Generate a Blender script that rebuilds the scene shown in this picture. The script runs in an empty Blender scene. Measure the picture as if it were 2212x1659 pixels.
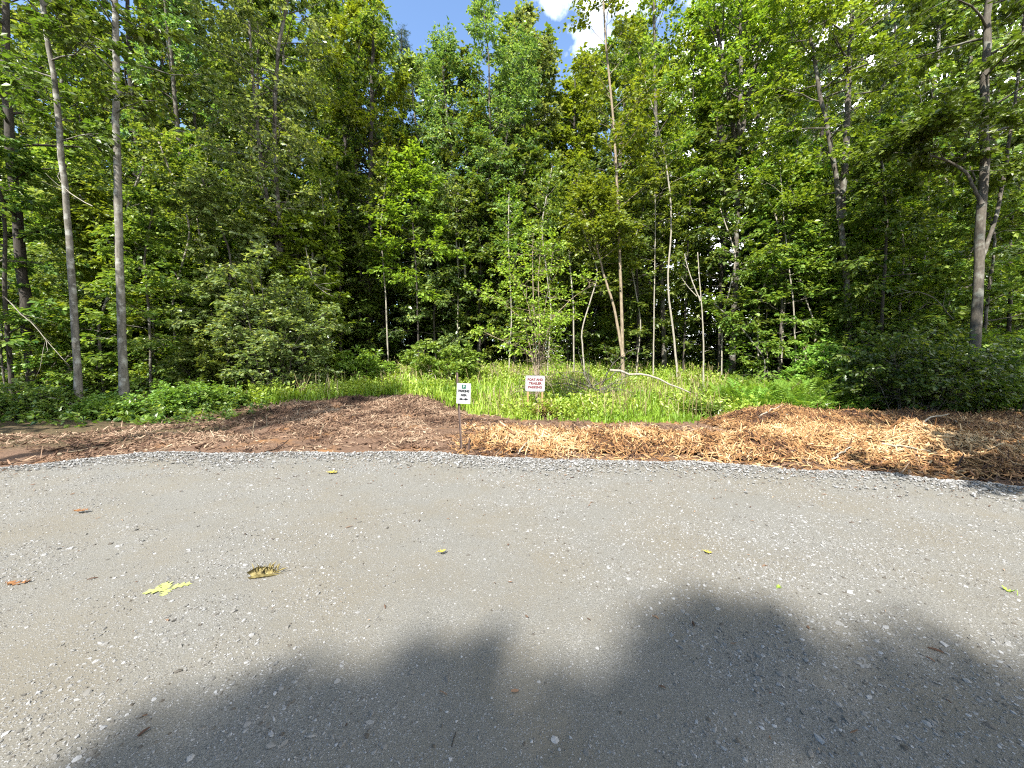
import bpy, math, random
import numpy as np

R = math.radians
sc = bpy.context.scene
COL = sc.collection
RNG = np.random.default_rng(11)

# ------------------------------------------------------------------ camera numbers
EYE = 1.75
PITCH = R(3.06)
FPX = 832.0            # focal length in 2212-px-wide photo pixels
CX, CY = 1106.0, 829.5


def ray(px, py):
    cx, cy = (px - CX) / FPX, -(py - CY) / FPX
    return np.array([cx, math.cos(PITCH) + cy * math.sin(PITCH), -math.sin(PITCH) + cy * math.cos(PITCH)])


def at(px, py, d):
    r = ray(px, py)
    return np.array([0, 0, EYE]) + r * (d / r[1])


# ------------------------------------------------------------------ terrain
def ss(a, b, x):
    t = np.clip((np.asarray(x, float) - a) / (b - a), 0, 1)
    return t * t * (3 - 2 * t)


_nr = np.random.default_rng(5)
_K = _nr.normal(0, 1, (14, 2)); _K /= np.linalg.norm(_K, axis=1)[:, None]
_P = _nr.uniform(0, 6.28, 14)


def noise(x, y, f):
    x = np.asarray(x, float); y = np.asarray(y, float)
    s = 0
    for i in range(14):
        ff = f * (0.6 + 0.09 * i)
        s = s + np.sin(ff * (_K[i, 0] * x + _K[i, 1] * y) + _P[i] + 1.3 * np.sin(0.6 * ff * (_K[i, 1] * x - _K[i, 0] * y) + _P[i]))
    return s / 3.4


_EX = np.array([-40, -20, -13, -10, -8.5, -7.9, -7.2, -4.6, -1.8, -0.9, 1.6, 3.9, 5.7, 6.8, 7.3, 9, 12, 16, 30, 40.])
_EY = np.array([-9, 0.5, 4.2, 5.7, 6.35, 6.75, 7.35, 7.5, 7.5, 7.25, 6.75, 6.5, 6.0, 5.65, 5.3, 4.5, 2.6, 0, -9, -16.])


def edge(x):
    return np.interp(x, _EX, _EY) + 0.05 * noise(x, 0 * np.asarray(x, float), 4.0) + 0.06 * noise(x, 3 + 0 * np.asarray(x, float), 1.6)


def h0(x, y):
    x = np.asarray(x, float); y = np.asarray(y, float)
    z = 1.35 * ss(11.5, 25, y)
    z = z + 0.34 * np.exp(-((x + 5.6) / 4.0) ** 4 - ((y - 14.0) / 2.0) ** 2) * (1 + .12 * noise(x, y, 1.3))
    u = y - edge(x)
    rough = ss(0.0, 1.2, u)
    z = z + rough * (0.035 * noise(x, y, 2.2) + 0.012 * noise(x, y, 9))
    z = z - 0.05 * ss(-0.05, 0.25, u) * (1 - ss(0.3, 1.5, u))
    return z


def mound(x, y):
    x = np.asarray(x, float); y = np.asarray(y, float)
    u = y - edge(x)
    w = 2.45 + 0.42 * np.maximum(0, x - 4.5)
    w = np.minimum(w, 6.5)
    m = 0.34 * ss(0.28, 1.9, u) * (1 - ss(w - 1.3, w, u)) * ss(-1.15, -0.2, x)
    m = m * (1 + 0.30 * noise(x, y, 1.7)) + 0.06 * noise(x, y, 5) * ss(.02, .2, m)
    m2 = 0.40 * np.exp(-((y - 10.3) / 1.25) ** 2) * ss(5.4, 6.6, x) * (1 - 0.15 * ss(9, 14, x)) * (1 + 0.16 * noise(x, y, 1.5))
    return np.maximum(np.maximum(m, 0), m2 + 0.4 * np.maximum(m, 0) * (m2 > 0.04)) * (m + m2 > 0.015)


def hg(x, y):
    return h0(x, y) + mound(x, y)


def ground(px, py):
    r = ray(px, py)
    for t in np.arange(1.2, 60, 0.03):
        p = np.array([0, 0, EYE]) + r * t
        if p[2] <= hg(p[0], p[1]):
            return p
    return p


# ------------------------------------------------------------------ mesh plumbing
def build(name, V, F, mats, parent=None, attr=None, smooth=False, fmat=None, loc=None):
    """V (n,3); F list of int arrays, each (m,3) or (m,4); attr: {name: per-vertex float array}"""
    V = np.ascontiguousarray(V, np.float32)
    if loc is not None:
        V = V - np.asarray(loc, np.float32)
    me = bpy.data.meshes.new(name)
    me.vertices.add(len(V)); me.vertices.foreach_set('co', V.ravel())
    if isinstance(F, np.ndarray):
        F = [F]
    F = [np.asarray(f, np.int32) for f in F if len(f)]
    nl = sum(f.size for f in F); nf = sum(len(f) for f in F)
    me.loops.add(nl); me.loops.foreach_set('vertex_index', np.concatenate([f.ravel() for f in F]))
    me.polygons.add(nf)
    sizes = np.concatenate([np.full(len(f), f.shape[1], np.int32) for f in F])
    starts = np.concatenate([[0], np.cumsum(sizes)[:-1]]).astype(np.int32)
    me.polygons.foreach_set('loop_start', starts)
    if fmat is not None:
        me.polygons.foreach_set('material_index', np.asarray(fmat, np.int32))
    me.polygons.foreach_set('use_smooth', np.full(nf, smooth))
    for k, a in (attr or {}).items():
        at_ = me.attributes.new(k, 'FLOAT', 'POINT'); at_.data.foreach_set('value', np.asarray(a, np.float32))
    me.update(calc_edges=True); me.validate(verbose=False)
    for m in (mats if isinstance(mats, (list, tuple)) else [mats]):
        me.materials.append(m)
    o = bpy.data.objects.new(name, me); COL.objects.link(o)
    if parent is not None:
        o.parent = parent
    return o


class MB:
    def __init__(s): s.V = []; s.F3 = []; s.F4 = []; s.n = 0; s.A = []
    def add(s, V, F, a=0.5):
        F = np.asarray(F)
        (s.F4 if F.shape[1] == 4 else s.F3).append(F + s.n)
        s.V.append(np.asarray(V, float)); s.n += len(V)
        s.A.append(np.full(len(V), a) if np.isscalar(a) else np.asarray(a))
    def tube(s, P, r, sides=6, a=0.5, cap=True):
        P = np.asarray(P, float); k = len(P)
        r = np.broadcast_to(np.asarray(r, float), (k,))
        T = np.gradient(P, axis=0); T /= np.linalg.norm(T, axis=1)[:, None] + 1e-9
        ref = np.array([1.0, 0, 0]) if abs(T[0, 0]) < 0.8 else np.array([0, 1.0, 0])
        A = np.cross(T, ref); A /= np.linalg.norm(A, axis=1)[:, None] + 1e-9
        B = np.cross(T, A)
        ang = np.arange(sides) * 2 * math.pi / sides
        V = P[:, None] + r[:, None, None] * (np.cos(ang)[None, :, None] * A[:, None] + np.sin(ang)[None, :, None] * B[:, None])
        V = V.reshape(-1, 3)
        i = np.arange(k - 1)[:, None] * sides; j = np.arange(sides)[None]
        j2 = (j + 1) % sides
        F = np.stack([i + j, i + j2, i + sides + j2, i + sides + j], -1).reshape(-1, 4)
        s.add(V, F, a)
        if cap:
            for b in (0, (k - 1) * sides):
                s.V.append(P[0 if b == 0 else -1][None]); s.A.append(np.array([a if np.isscalar(a) else 0.5]))
                jj = np.arange(sides)
                s.F3.append(np.stack([s.n - len(V) + b + jj, s.n - len(V) + b + (jj + 1) % sides, np.full(sides, s.n)], -1) if b == 0 else
                            np.stack([s.n - len(V) - 1 + b + jj, s.n - len(V) - 1 + b + (jj + 1) % sides, np.full(sides, s.n)], -1))
                s.n += 1
    def box(s, c, size, rot=None, a=0.5):
        x, y, z = np.asarray(size) / 2
        V = np.array([[-x, -y, -z], [x, -y, -z], [x, y, -z], [-x, y, -z], [-x, -y, z], [x, -y, z], [x, y, z], [-x, y, z]])
        if rot is not None: V = V @ np.asarray(rot).T
        s.add(V + np.asarray(c), [[0, 3, 2, 1], [4, 5, 6, 7], [0, 1, 5, 4], [1, 2, 6, 5], [2, 3, 7, 6], [3, 0, 4, 7]], a)
    def done(s, name, mat, parent=None, smooth=True, loc=None):
        F = []
        if s.F4: F.append(np.concatenate(s.F4))
        if s.F3: F.append(np.concatenate(s.F3))
        return build(name, np.concatenate(s.V), F, mat, parent, {'tint': np.concatenate(s.A)}, smooth, loc=loc)


def tag(o, label=None, cat=None, group=None, kind=None):
    if label: o['label'] = label
    if cat: o['category'] = cat
    if group: o['group'] = group
    if kind: o['kind'] = kind
    return o


def empty(name, loc):
    o = bpy.data.objects.new(name, None); COL.objects.link(o)
    o.location = loc; o.empty_display_size = 0.3
    return o


def dup(root, loc, rz, s, label=None):
    r = root.copy(); COL.objects.link(r)
    r.location = loc; r.rotation_euler = (0, 0, rz); r.scale = (s[0], s[0], s[1])
    if label: r['label'] = label
    for ch in list(root.children):
        c = ch.copy(); COL.objects.link(c); c.parent = r
    return r


# ------------------------------------------------------------------ materials
def newmat(name):
    m = bpy.data.materials.new(name); m.use_nodes = True
    nt = m.node_tree; nt.nodes.clear()
    return m, nt, nt.nodes, nt.links


def N(nodes, t, **kw):
    n = nodes.new(t)
    for k, v in kw.items():
        if k in n.inputs.keys(): n.inputs[k].default_value = v
        else: setattr(n, k, v)
    return n


def mixc(nodes, links, fac, a, b):
    n = nodes.new('ShaderNodeMix'); n.data_type = 'RGBA'
    for i, v in ((0, fac), (6, a), (7, b)):
        if hasattr(v, 'is_output'): links.new(v, n.inputs[i])
        elif i == 0: n.inputs[0].default_value = v
        else: n.inputs[i].default_value = (*v, 1)
    return n.outputs[2]


def ramp(nodes, links, src, a, b):
    n = nodes.new('ShaderNodeMapRange'); n.inputs[1].default_value = a; n.inputs[2].default_value = b
    links.new(src, n.inputs[0]); return n.outputs[0]


def leafmat(name, dark, mid, light, trans=0.50, rough=0.42, tboost=(1.25, 1.15, 0.5), spec=0.5):
    m, nt, nd, lk = newmat(name)
    a = N(nd, 'ShaderNodeAttribute', attribute_name='tint')
    c1 = mixc(nd, lk, ramp(nd, lk, a.outputs['Fac'], 0, .5), dark, mid)
    c2 = mixc(nd, lk, ramp(nd, lk, a.outputs['Fac'], .5, 1), c1, light)
    oi = nd.new('ShaderNodeObjectInfo')
    hs = nd.new('ShaderNodeHueSaturation'); lk.new(c2, hs.inputs['Color'])
    h = nd.new('ShaderNodeMapRange'); h.inputs[3].default_value = .482; h.inputs[4].default_value = .512
    lk.new(oi.outputs['Random'], h.inputs[0]); lk.new(h.outputs[0], hs.inputs['Hue'])
    v = nd.new('ShaderNodeMapRange'); v.inputs[3].default_value = .8; v.inputs[4].default_value = 1.2
    lk.new(oi.outputs['Random'], v.inputs[0]); lk.new(v.outputs[0], hs.inputs['Value'])
    p = N(nd, 'ShaderNodeBsdfPrincipled', Roughness=rough)
    p.inputs['Specular IOR Level'].default_value = spec
    lk.new(hs.outputs[0], p.inputs['Base Color'])
    t = nd.new('ShaderNodeBsdfTranslucent')
    mu = nd.new('ShaderNodeMix'); mu.data_type = 'RGBA'; mu.blend_type = 'MULTIPLY'; mu.inputs[0].default_value = 1
    lk.new(hs.outputs[0], mu.inputs[6]); mu.inputs[7].default_value = (*tboost, 1)
    lk.new(mu.outputs[2], t.inputs[0])
    ms = N(nd, 'ShaderNodeMixShader'); ms.inputs[0].default_value = trans
    lk.new(p.outputs[0], ms.inputs[1]); lk.new(t.outputs[0], ms.inputs[2])
    o = nd.new('ShaderNodeOutputMaterial'); lk.new(ms.outputs[0], o.inputs[0])
    return m


def plainmat(name, dark, light, rough=0.8, scale=8.0, stretch=(1, 1, 1), bump=0.0, attrmix=0.0, patch=None, patchscale=2.0):
    m, nt, nd, lk = newmat(name)
    tc = nd.new('ShaderNodeTexCoord'); mp = nd.new('ShaderNodeMapping'); mp.inputs['Scale'].default_value = stretch
    lk.new(tc.outputs['Object'], mp.inputs[0])
    nz = N(nd, 'ShaderNodeTexNoise', Scale=scale, Detail=6.0, Roughness=.65); lk.new(mp.outputs[0], nz.inputs[0])
    fac = ramp(nd, lk, nz.outputs[0], .3, .7)
    if attrmix:
        a = N(nd, 'ShaderNodeAttribute', attribute_name='tint')
        mm = nd.new('ShaderNodeMix'); mm.inputs[0].default_value = attrmix
        lk.new(fac, mm.inputs[2]); lk.new(a.outputs['Fac'], mm.inputs[3]); fac = mm.outputs[0]
    c = mixc(nd, lk, fac, dark, light)
    if patch:
        n2 = N(nd, 'ShaderNodeTexNoise', Scale=patchscale, Detail=3.0); lk.new(tc.outputs['Object'], n2.inputs[0])
        c = mixc(nd, lk, ramp(nd, lk, n2.outputs[0], .52, .66), c, patch)
    p = N(nd, 'ShaderNodeBsdfPrincipled', Roughness=rough); lk.new(c, p.inputs['Base Color'])
    p.inputs['Specular IOR Level'].default_value = .25
    if bump:
        b = N(nd, 'ShaderNodeBump', Strength=bump, Distance=.02); lk.new(nz.outputs[0], b.inputs['Height']); lk.new(b.outputs[0], p.inputs['Normal'])
    o = nd.new('ShaderNodeOutputMaterial'); lk.new(p.outputs[0], o.inputs[0])
    return m


def tintmat(name, cols, rough=.75, spec=.3):
    """colour ramp over the per-vertex tint attribute"""
    m, nt, nd, lk = newmat(name)
    a = N(nd, 'ShaderNodeAttribute', attribute_name='tint')
    r = nd.new('ShaderNodeValToRGB')
    e = r.color_ramp.elements
    while len(e) < len(cols): e.new(.5)
    for i, c in enumerate(cols):
        e[i].position = i / (len(cols) - 1); e[i].color = (*c, 1)
    lk.new(a.outputs['Fac'], r.inputs[0])
    p = N(nd, 'ShaderNodeBsdfPrincipled', Roughness=rough); lk.new(r.outputs[0], p.inputs['Base Color'])
    p.inputs['Specular IOR Level'].default_value = spec
    o = nd.new('ShaderNodeOutputMaterial'); lk.new(p.outputs[0], o.inputs[0])
    return m


L_MAPLE = leafmat('maple_leaf', (0.0455, 0.1, 0.0176), (0.12, 0.195, 0.026), (0.26, 0.335, 0.075))  # lightest tint of maple, ash, willow, beech: sky sheen put in as colour
L_YELLOW = leafmat('yellow_leaf', (.10, .15, .012), (.20, .25, .018), (.28, .32, .03), trans=.4, tboost=(1.05, 1.15, .5))
L_BLUE = leafmat('ash_leaf', (0.039, 0.0944, 0.0286), (0.11, 0.20, 0.045), (0.26, 0.345, 0.12), rough=.38, spec=.6)
L_PALE = leafmat('willow_leaf', (0.065, 0.112, 0.033), (0.143, 0.212, 0.0605), (0.30, 0.36, 0.15), rough=.35, spec=.7)
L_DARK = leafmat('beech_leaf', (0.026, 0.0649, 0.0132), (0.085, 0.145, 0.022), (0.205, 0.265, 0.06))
L_OLIVE = leafmat('oak_leaf', (.045, .075, .012), (.092, .138, .016), (.155, .20, .03), trans=.4, tboost=(1.0, 1.15, .5))  # olive puts the near crowns' shaded undersides into the leaf colour
L_CONIFER = leafmat('hemlock_needle', (.015, .04, .015), (.035, .075, .025), (.06, .11, .04), trans=.15)
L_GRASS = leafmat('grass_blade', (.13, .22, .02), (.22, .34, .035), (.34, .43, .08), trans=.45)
L_FERN = leafmat('fern_frond', (.07, .15, .02), (.15, .27, .035), (.25, .36, .07), trans=.45)
L_WEED = leafmat('weed_leaf', (.05, .11, .015), (.11, .2, .025), (.2, .29, .05), trans=.45)

BARK_GREY = plainmat('grey_bark', (0.035, 0.032, 0.025), (0.16, 0.148, 0.122), .85, 9, (1, 1, .35), .5, patch=(0.216, 0.216, 0.188), patchscale=5)
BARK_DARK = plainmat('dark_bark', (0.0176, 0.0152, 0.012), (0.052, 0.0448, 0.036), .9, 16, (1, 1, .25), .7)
BARK_MID = plainmat('brown_bark', (0.0336, 0.0288, 0.0224), (0.096, 0.084, 0.0656), .9, 16, (1, 1, .3), .6, patch=(0.136, 0.136, 0.112), patchscale=4)
BARK_PALE = plainmat('pale_bark', (0.128, 0.116, 0.088), (0.272, 0.248, 0.2), .8, 14, (1, 1, .4), .4)
BARK_TAN = plainmat('tan_bark', (0.104, 0.08, 0.052), (0.232, 0.188, 0.128), .8, 14, (1, 1, .4), .4)

# ------------------------------------------------------------------ foliage growing
def unit(v): return v / (np.linalg.norm(v, axis=-1, keepdims=True) + 1e-9)


def leaves_on(rng, P0, D, L, n, size, spread=.5, flat=.5, tint=(.5, .22), narrow=.34, droop=.25):
    """n leaves along each twig (start P0, direction D, length L)"""
    m = len(P0)
    u = rng.uniform(.1, 1.08, (m, n))
    tw = rng.normal(tint[0], tint[1] * .6, (m, 1))
    D = unit(D)
    up = np.array([0, 0, 1.0])
    side = unit(np.cross(D, up))
    sg = np.where(rng.random((m, n)) < .5, -1.0, 1.0)
    base = P0[:, None] + D[:, None] * (u * L[:, None])[..., None]
    base = base + rng.normal(0, .02, base.shape)
    ax = D[:, None] * rng.uniform(.35, 1, (m, n))[..., None] + side[:, None] * (sg * rng.uniform(.3, 1.0, (m, n)) * (spread + .5))[..., None]
    ax[..., 2] -= rng.uniform(0, 2 * droop, (m, n))
    ax = unit(ax + rng.normal(0, .15, ax.shape))
    nrm = np.zeros_like(ax); nrm[..., 2] = 1
    nrm = nrm + rng.normal(0, flat, ax.shape)
    sd = unit(np.cross(nrm, ax))
    nn = np.cross(ax, sd)
    s = (size * rng.uniform(.5, 1.45, (m, n)))[..., None]
    base = base + ax * s * .25
    V = np.stack([base, base + ax * s * .42 + sd * s * narrow + nn * s * .07,
                  base + ax * s - nn * s * .06, base + ax * s * .42 - sd * s * narrow + nn * s * .07], 2).reshape(-1, 3)
    k = m * n
    i = np.arange(k)[:, None] * 4
    F = np.concatenate([i + np.array([[0, 2, 1]]), i + np.array([[0, 3, 2]])]).astype(np.int32)
    T = np.repeat(np.clip(tw + rng.normal(0, tint[1], (m, n)), 0, 1).ravel(), 4)
    return V, F, T


class Crown:
    def __init__(s): s.V = []; s.F = []; s.T = []; s.n = 0
    def add(s, VFT):
        V, F, T = VFT
        s.V.append(V); s.F.append(F + s.n); s.T.append(T); s.n += len(V)
    def done(s, name, mat, parent, loc=None):
        return build(name, np.concatenate(s.V), np.concatenate(s.F), mat, parent, {'tint': np.concatenate(s.T)}, False, loc=loc)


def resample(P, n):
    P = np.asarray(P, float)
    t = np.concatenate([[0], np.cumsum(np.linalg.norm(np.diff(P, axis=0), axis=1))]); t /= t[-1]
    q = np.linspace(0, 1, n)
    Q = np.stack([np.interp(q, t, P[:, i]) for i in range(3)], 1)
    for _ in range(2):
        Q[1:-1] = .25 * Q[:-2] + .5 * Q[1:-1] + .25 * Q[2:]
    return Q


def bend_path(rng, p, d, L, k=6, wob=.12, lift=0.0):
    """a wobbly branch path of k points from p along d; lift pulls it up (+) or down (-) as it goes"""
    d = np.asarray(d, float); d = d / np.linalg.norm(d)
    P = [np.asarray(p, float)]
    for i in range(k - 1):
        d = d + rng.normal(0, wob, 3) + np.array([0, 0, lift])
        d = d / np.linalg.norm(d)
        P.append(P[-1] + d * L / (k - 1))
    return np.array(P)


def grow(rng, wood, crown, path, r0, r1, cf=.35, nb=34, blen=(2.2, 1.2), rise=.6, nsub=6, ntwig=3, nleaf=14,
         leaf=.13, tint=(.5, .2), flat=.6, droop=.3, sides=9, flare=1.35, narrow=.34, lift=-.03, az0=None, azs=None, sub_l=.42, twig_l=(.3, .65), bare=0.0, woodmin=.006):
    P = resample(path, 26)
    P[2:-1] += rng.normal(0, r0 * .1, (23, 3)) * np.array([1, 1, 0])
    t = np.linspace(0, 1, 26)
    rad = r1 + (r0 - r1) * (1 - t) ** .85
    rad[0] *= flare; rad[1] *= 1 + (flare - 1) * .35
    rad = rad * (1 + rng.normal(0, .03, 26))
    wood.tube(P, rad, sides, a=.5)
    H = np.linalg.norm(P[-1] - P[0])
    TW0, TWD, TWL = [], [], []
    for i in range(nb):
        f = (i + rng.uniform(0, 1)) / nb
        s = cf + (1 - cf) * f
        p = np.array([np.interp(s, t, P[:, j]) for j in range(3)])
        az = i * 2.39996 + rng.normal(0, .5)
        if az0 is not None and azs is not None: az = az0 + rng.normal(0, azs)
        prof = blen[0] * (1 - f) + blen[1] * f
        prof *= .55 + .9 * math.sin(math.pi * min(1, f * .85 + .12)) * .6
        Lb = prof * rng.uniform(.65, 1.25)
        el = rise * (.5 + .9 * f) + rng.normal(0, .15)
        d = np.array([math.cos(az) * math.cos(el), math.sin(az) * math.cos(el), math.sin(el)])
        rb = max(.008, np.interp(s, t, rad) * .42 * min(1, Lb / 2.2))
        B = bend_path(rng, p, d, Lb, 6, .1, lift)
        wood.tube(B, np.linspace(rb, max(woodmin * .6, rb * .2), 6), 5, cap=False)
        if rng.random() < bare: continue
        bd = unit(np.gradient(B, axis=0))
        for k in range(nsub):
            q = rng.uniform(.22, 1.0)
            x = q * 5; j = min(4, int(x)); sp = B[j] + (B[j + 1] - B[j]) * (x - j)
            dd = bd[j]
            sd = np.cross(dd, [0, 0, 1.0]); sd = sd / (np.linalg.norm(sd) + 1e-9)
            sgn = 1 if k % 2 else -1
            sdv = dd * rng.uniform(.3, 1) + sd * sgn * rng.uniform(.4, 1.1) + np.array([0, 0, rng.normal(.02, .18)])
            Ls = Lb * sub_l * (1.1 - .55 * q) * rng.uniform(.6, 1.3)
            S = bend_path(rng, sp, sdv, Ls, 4, .12, -.03)
            wood.tube(S, np.linspace(max(woodmin, rb * .3), woodmin * .5, 4), 3, cap=False)
            for w in range(ntwig):
                z = rng.uniform(.1, 1); x2 = z * 3; j2 = min(2, int(x2))
                wp = S[j2] + (S[j2 + 1] - S[j2]) * (x2 - j2)
                wd = unit(S[j2 + 1] - S[j2]) + rng.normal(0, .5, 3) * np.array([1, 1, .45])
                TW0.append(wp); TWD.append(wd); TWL.append(rng.uniform(*twig_l))
    if TW0 and crown is not None:
        crown.add(leaves_on(rng, np.array(TW0), np.array(TWD), np.array(TWL), nleaf, leaf, flat=flat, tint=tint, droop=droop, narrow=narrow))
    return P, rad


def plant(name, loc, paths, bark, leafm, seed, label, cat, group=None, crown_name='crown', trunk_name='trunk', **kw):
    """paths: list of (world path, r0, r1, overrides)"""
    rng = np.random.default_rng(seed)
    root = tag(empty(name, loc), label, cat, group)
    W, C = MB(), Crown()
    for pth, r0, r1, ov in paths:
        k = dict(kw); k.update(ov)
        grow(rng, W, C, pth, r0, r1, **k)
    W.done(trunk_name, bark, root, True, loc=loc)
    if C.V: C.done(crown_name, leafm, root, loc=loc)
    return root


def px_path(pts, d, dj=0.0, sink=.25):
    """photo pixels -> a trunk path at distance d (top may lean dj further away)"""
    out = []
    for i, (x, y) in enumerate(pts):
        out.append(at(x, y, d + dj * i / max(1, len(pts) - 1)))
    out = np.array(out)
    g = float(hg(out[0, 0], out[0, 1]))
    out[0, 2] = min(out[0, 2], g)
    out = np.vstack([[out[0, 0], out[0, 1], g - sink], out]) if out[0, 2] > g - sink + .05 else out
    return out


def extend(P, top, jx=0.0, jy=0.0):
    """carry a path on upward beyond the frame to height top"""
    P = np.asarray(P); d = P[-1] - P[-2]; d = d / max(.2, d[2])
    q = P[-1] + np.array([d[0] * .6 + jx, d[1] * .6 + jy, 1]) * (top - P[-1, 2])
    return np.vstack([P, .5 * (P[-1] + q) + np.array([.1, .1, 0]), q])


# ================================================================== THE GROUND
def axis(a, b, n, dense=None):
    return np.linspace(a, b, n)


def sheet(name, xs, ys, zf, mat, attrs=None, mask=None, kind='structure', smooth=True):
    X, Y = np.meshgrid(xs, ys)
    Z = zf(X, Y)
    V = np.stack([X, Y, Z], -1).reshape(-1, 3)
    nx = len(xs)
    i = (np.arange(len(ys) - 1)[:, None] * nx + np.arange(nx - 1)[None]).ravel()
    F = np.stack([i, i + 1, i + nx + 1, i + nx], -1)
    if mask is not None:
        ok = mask(X, Y).ravel()
        F = F[ok[F].any(1)]
    at_ = {k: f(X, Y).ravel() for k, f in (attrs or {}).items()}
    o = build(name, V, F, mat, None, at_, smooth)
    if kind: o['kind'] = kind
    return o


def ground_material():
    m, nt, nd, lk = newmat('forest_soil')
    tc = nd.new('ShaderNodeTexCoord')
    n1 = N(nd, 'ShaderNodeTexNoise', Scale=1.1, Detail=5.0); lk.new(tc.outputs['Object'], n1.inputs[0])
    n2 = N(nd, 'ShaderNodeTexNoise', Scale=22.0, Detail=6.0, Roughness=.7); lk.new(tc.outputs['Object'], n2.inputs[0])
    dirt = mixc(nd, lk, ramp(nd, lk, n2.outputs[0], .3, .7), (.06, .037, .026), (.145, .094, .063))
    dirt = mixc(nd, lk, ramp(nd, lk, n1.outputs[0], .52, .68), dirt, (.19, .10, .045))
    litter = mixc(nd, lk, ramp(nd, lk, n2.outputs[0], .35, .65), (.03, .024, .015), (.10, .075, .04))
    a = N(nd, 'ShaderNodeAttribute', attribute_name='dirt')
    c = mixc(nd, lk, a.outputs['Fac'], litter, dirt)
    p = N(nd, 'ShaderNodeBsdfPrincipled', Roughness=.95); lk.new(c, p.inputs['Base Color'])
    p.inputs['Specular IOR Level'].default_value = .1
    b = N(nd, 'ShaderNodeBump', Strength=.9, Distance=.03); lk.new(n2.outputs[0], b.inputs['Height']); lk.new(b.outputs[0], p.inputs['Normal'])
    o = nd.new('ShaderNodeOutputMaterial'); lk.new(p.outputs[0], o.inputs[0])
    return m


xs = np.concatenate([np.linspace(-900, -40, 12)[:-1], np.linspace(-40, -16, 50)[:-1], np.linspace(-16, 16, 260), np.linspace(16, 40, 50)[1:], np.linspace(40, 900, 12)[1:]])
ys = np.concatenate([np.linspace(-900, -20, 12)[:-1], np.linspace(-20, 4, 50)[:-1], np.linspace(4, 18, 140), np.linspace(18, 60, 60)[1:], np.linspace(60, 900, 12)[1:]])


def ground_z(x, y):
    u = y - edge(x)
    return h0(x, y) - 0.10 * (1 - ss(-.6, -.05, u))


def dirt_mask(x, y):
    u = y - edge(x)
    return (1 - ss(5.5, 7.5, u)) * np.where(x < -7.5, 1 - ss(1.6, 2.6, u), 1)


sheet('ground', xs, ys, ground_z, ground_material(), {'dirt': dirt_mask})


def gravel_material():
    m, nt, nd, lk = newmat('packed_gravel')
    tc = nd.new('ShaderNodeTexCoord')
    v1 = N(nd, 'ShaderNodeTexVoronoi', Scale=95.0, Randomness=1.0); lk.new(tc.outputs['Object'], v1.inputs[0])
    v2 = N(nd, 'ShaderNodeTexVoronoi', Scale=38.0, Randomness=1.0); lk.new(tc.outputs['Object'], v2.inputs[0])
    nf = N(nd, 'ShaderNodeTexNoise', Scale=120.0, Detail=5.0, Roughness=.85); lk.new(tc.outputs['Object'], nf.inputs[0])
    nb = N(nd, 'ShaderNodeTexNoise', Scale=.85, Detail=5.0, Roughness=.6); lk.new(tc.outputs['Object'], nb.inputs[0])
    nm = N(nd, 'ShaderNodeTexNoise', Scale=6.0, Detail=5.0, Roughness=.65); lk.new(tc.outputs['Object'], nm.inputs[0])
    fine = mixc(nd, lk, ramp(nd, lk, nf.outputs[0], .32, .68), (.048, .046, .039), (.190, .184, .163))
    tan = mixc(nd, lk, ramp(nd, lk, nb.outputs[0], .42, .62), fine, (.118, .108, .086))
    # single stones of the crushed surface: a random grey per voronoi cell, kept where the cell's random value is high
    sx = nd.new('ShaderNodeSeparateColor'); lk.new(v1.outputs['Color'], sx.inputs[0])
    keep = nd.new('ShaderNodeMath'); keep.operation = 'GREATER_THAN'
    thr = nd.new('ShaderNodeMapRange'); thr.inputs[1].default_value = .35; thr.inputs[2].default_value = .65
    thr.inputs[3].default_value = .80; thr.inputs[4].default_value = .22
    lk.new(nm.outputs[0], thr.inputs[0]); lk.new(sx.outputs[0], keep.inputs[0]); lk.new(thr.outputs[0], keep.inputs[1])
    near = ramp(nd, lk, v1.outputs['Distance'], .46, .34)
    km = nd.new('ShaderNodeMath'); km.operation = 'MULTIPLY'; lk.new(keep.outputs[0], km.inputs[0]); lk.new(near, km.inputs[1])
    stone = mixc(nd, lk, sx.outputs[1], (.11, .107, .098), (.225, .222, .212))
    c = mixc(nd, lk, km.outputs[0], tan, stone)
    p = N(nd, 'ShaderNodeBsdfPrincipled', Roughness=.9); lk.new(c, p.inputs['Base Color'])
    p.inputs['Specular IOR Level'].default_value = .2
    hh = nd.new('ShaderNodeMath'); hh.operation = 'MULTIPLY_ADD'; hh.inputs[1].default_value = .6
    lk.new(km.outputs[0], hh.inputs[0]); lk.new(nf.outputs[0], hh.inputs[2])
    b = N(nd, 'ShaderNodeBump', Strength=.8, Distance=.006); lk.new(hh.outputs[0], b.inputs['Height']); lk.new(b.outputs[0], p.inputs['Normal'])
    o = nd.new('ShaderNodeOutputMaterial'); lk.new(p.outputs[0], o.inputs[0])
    return m


def lot_z(x, y):
    return 0.012 * noise(x, y, .9) + .004 * noise(x, y, 5) + .02 * ss(-.7, -.25, y - edge(x)) * (1 - ss(-.12, .02, y - edge(x)))


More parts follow.
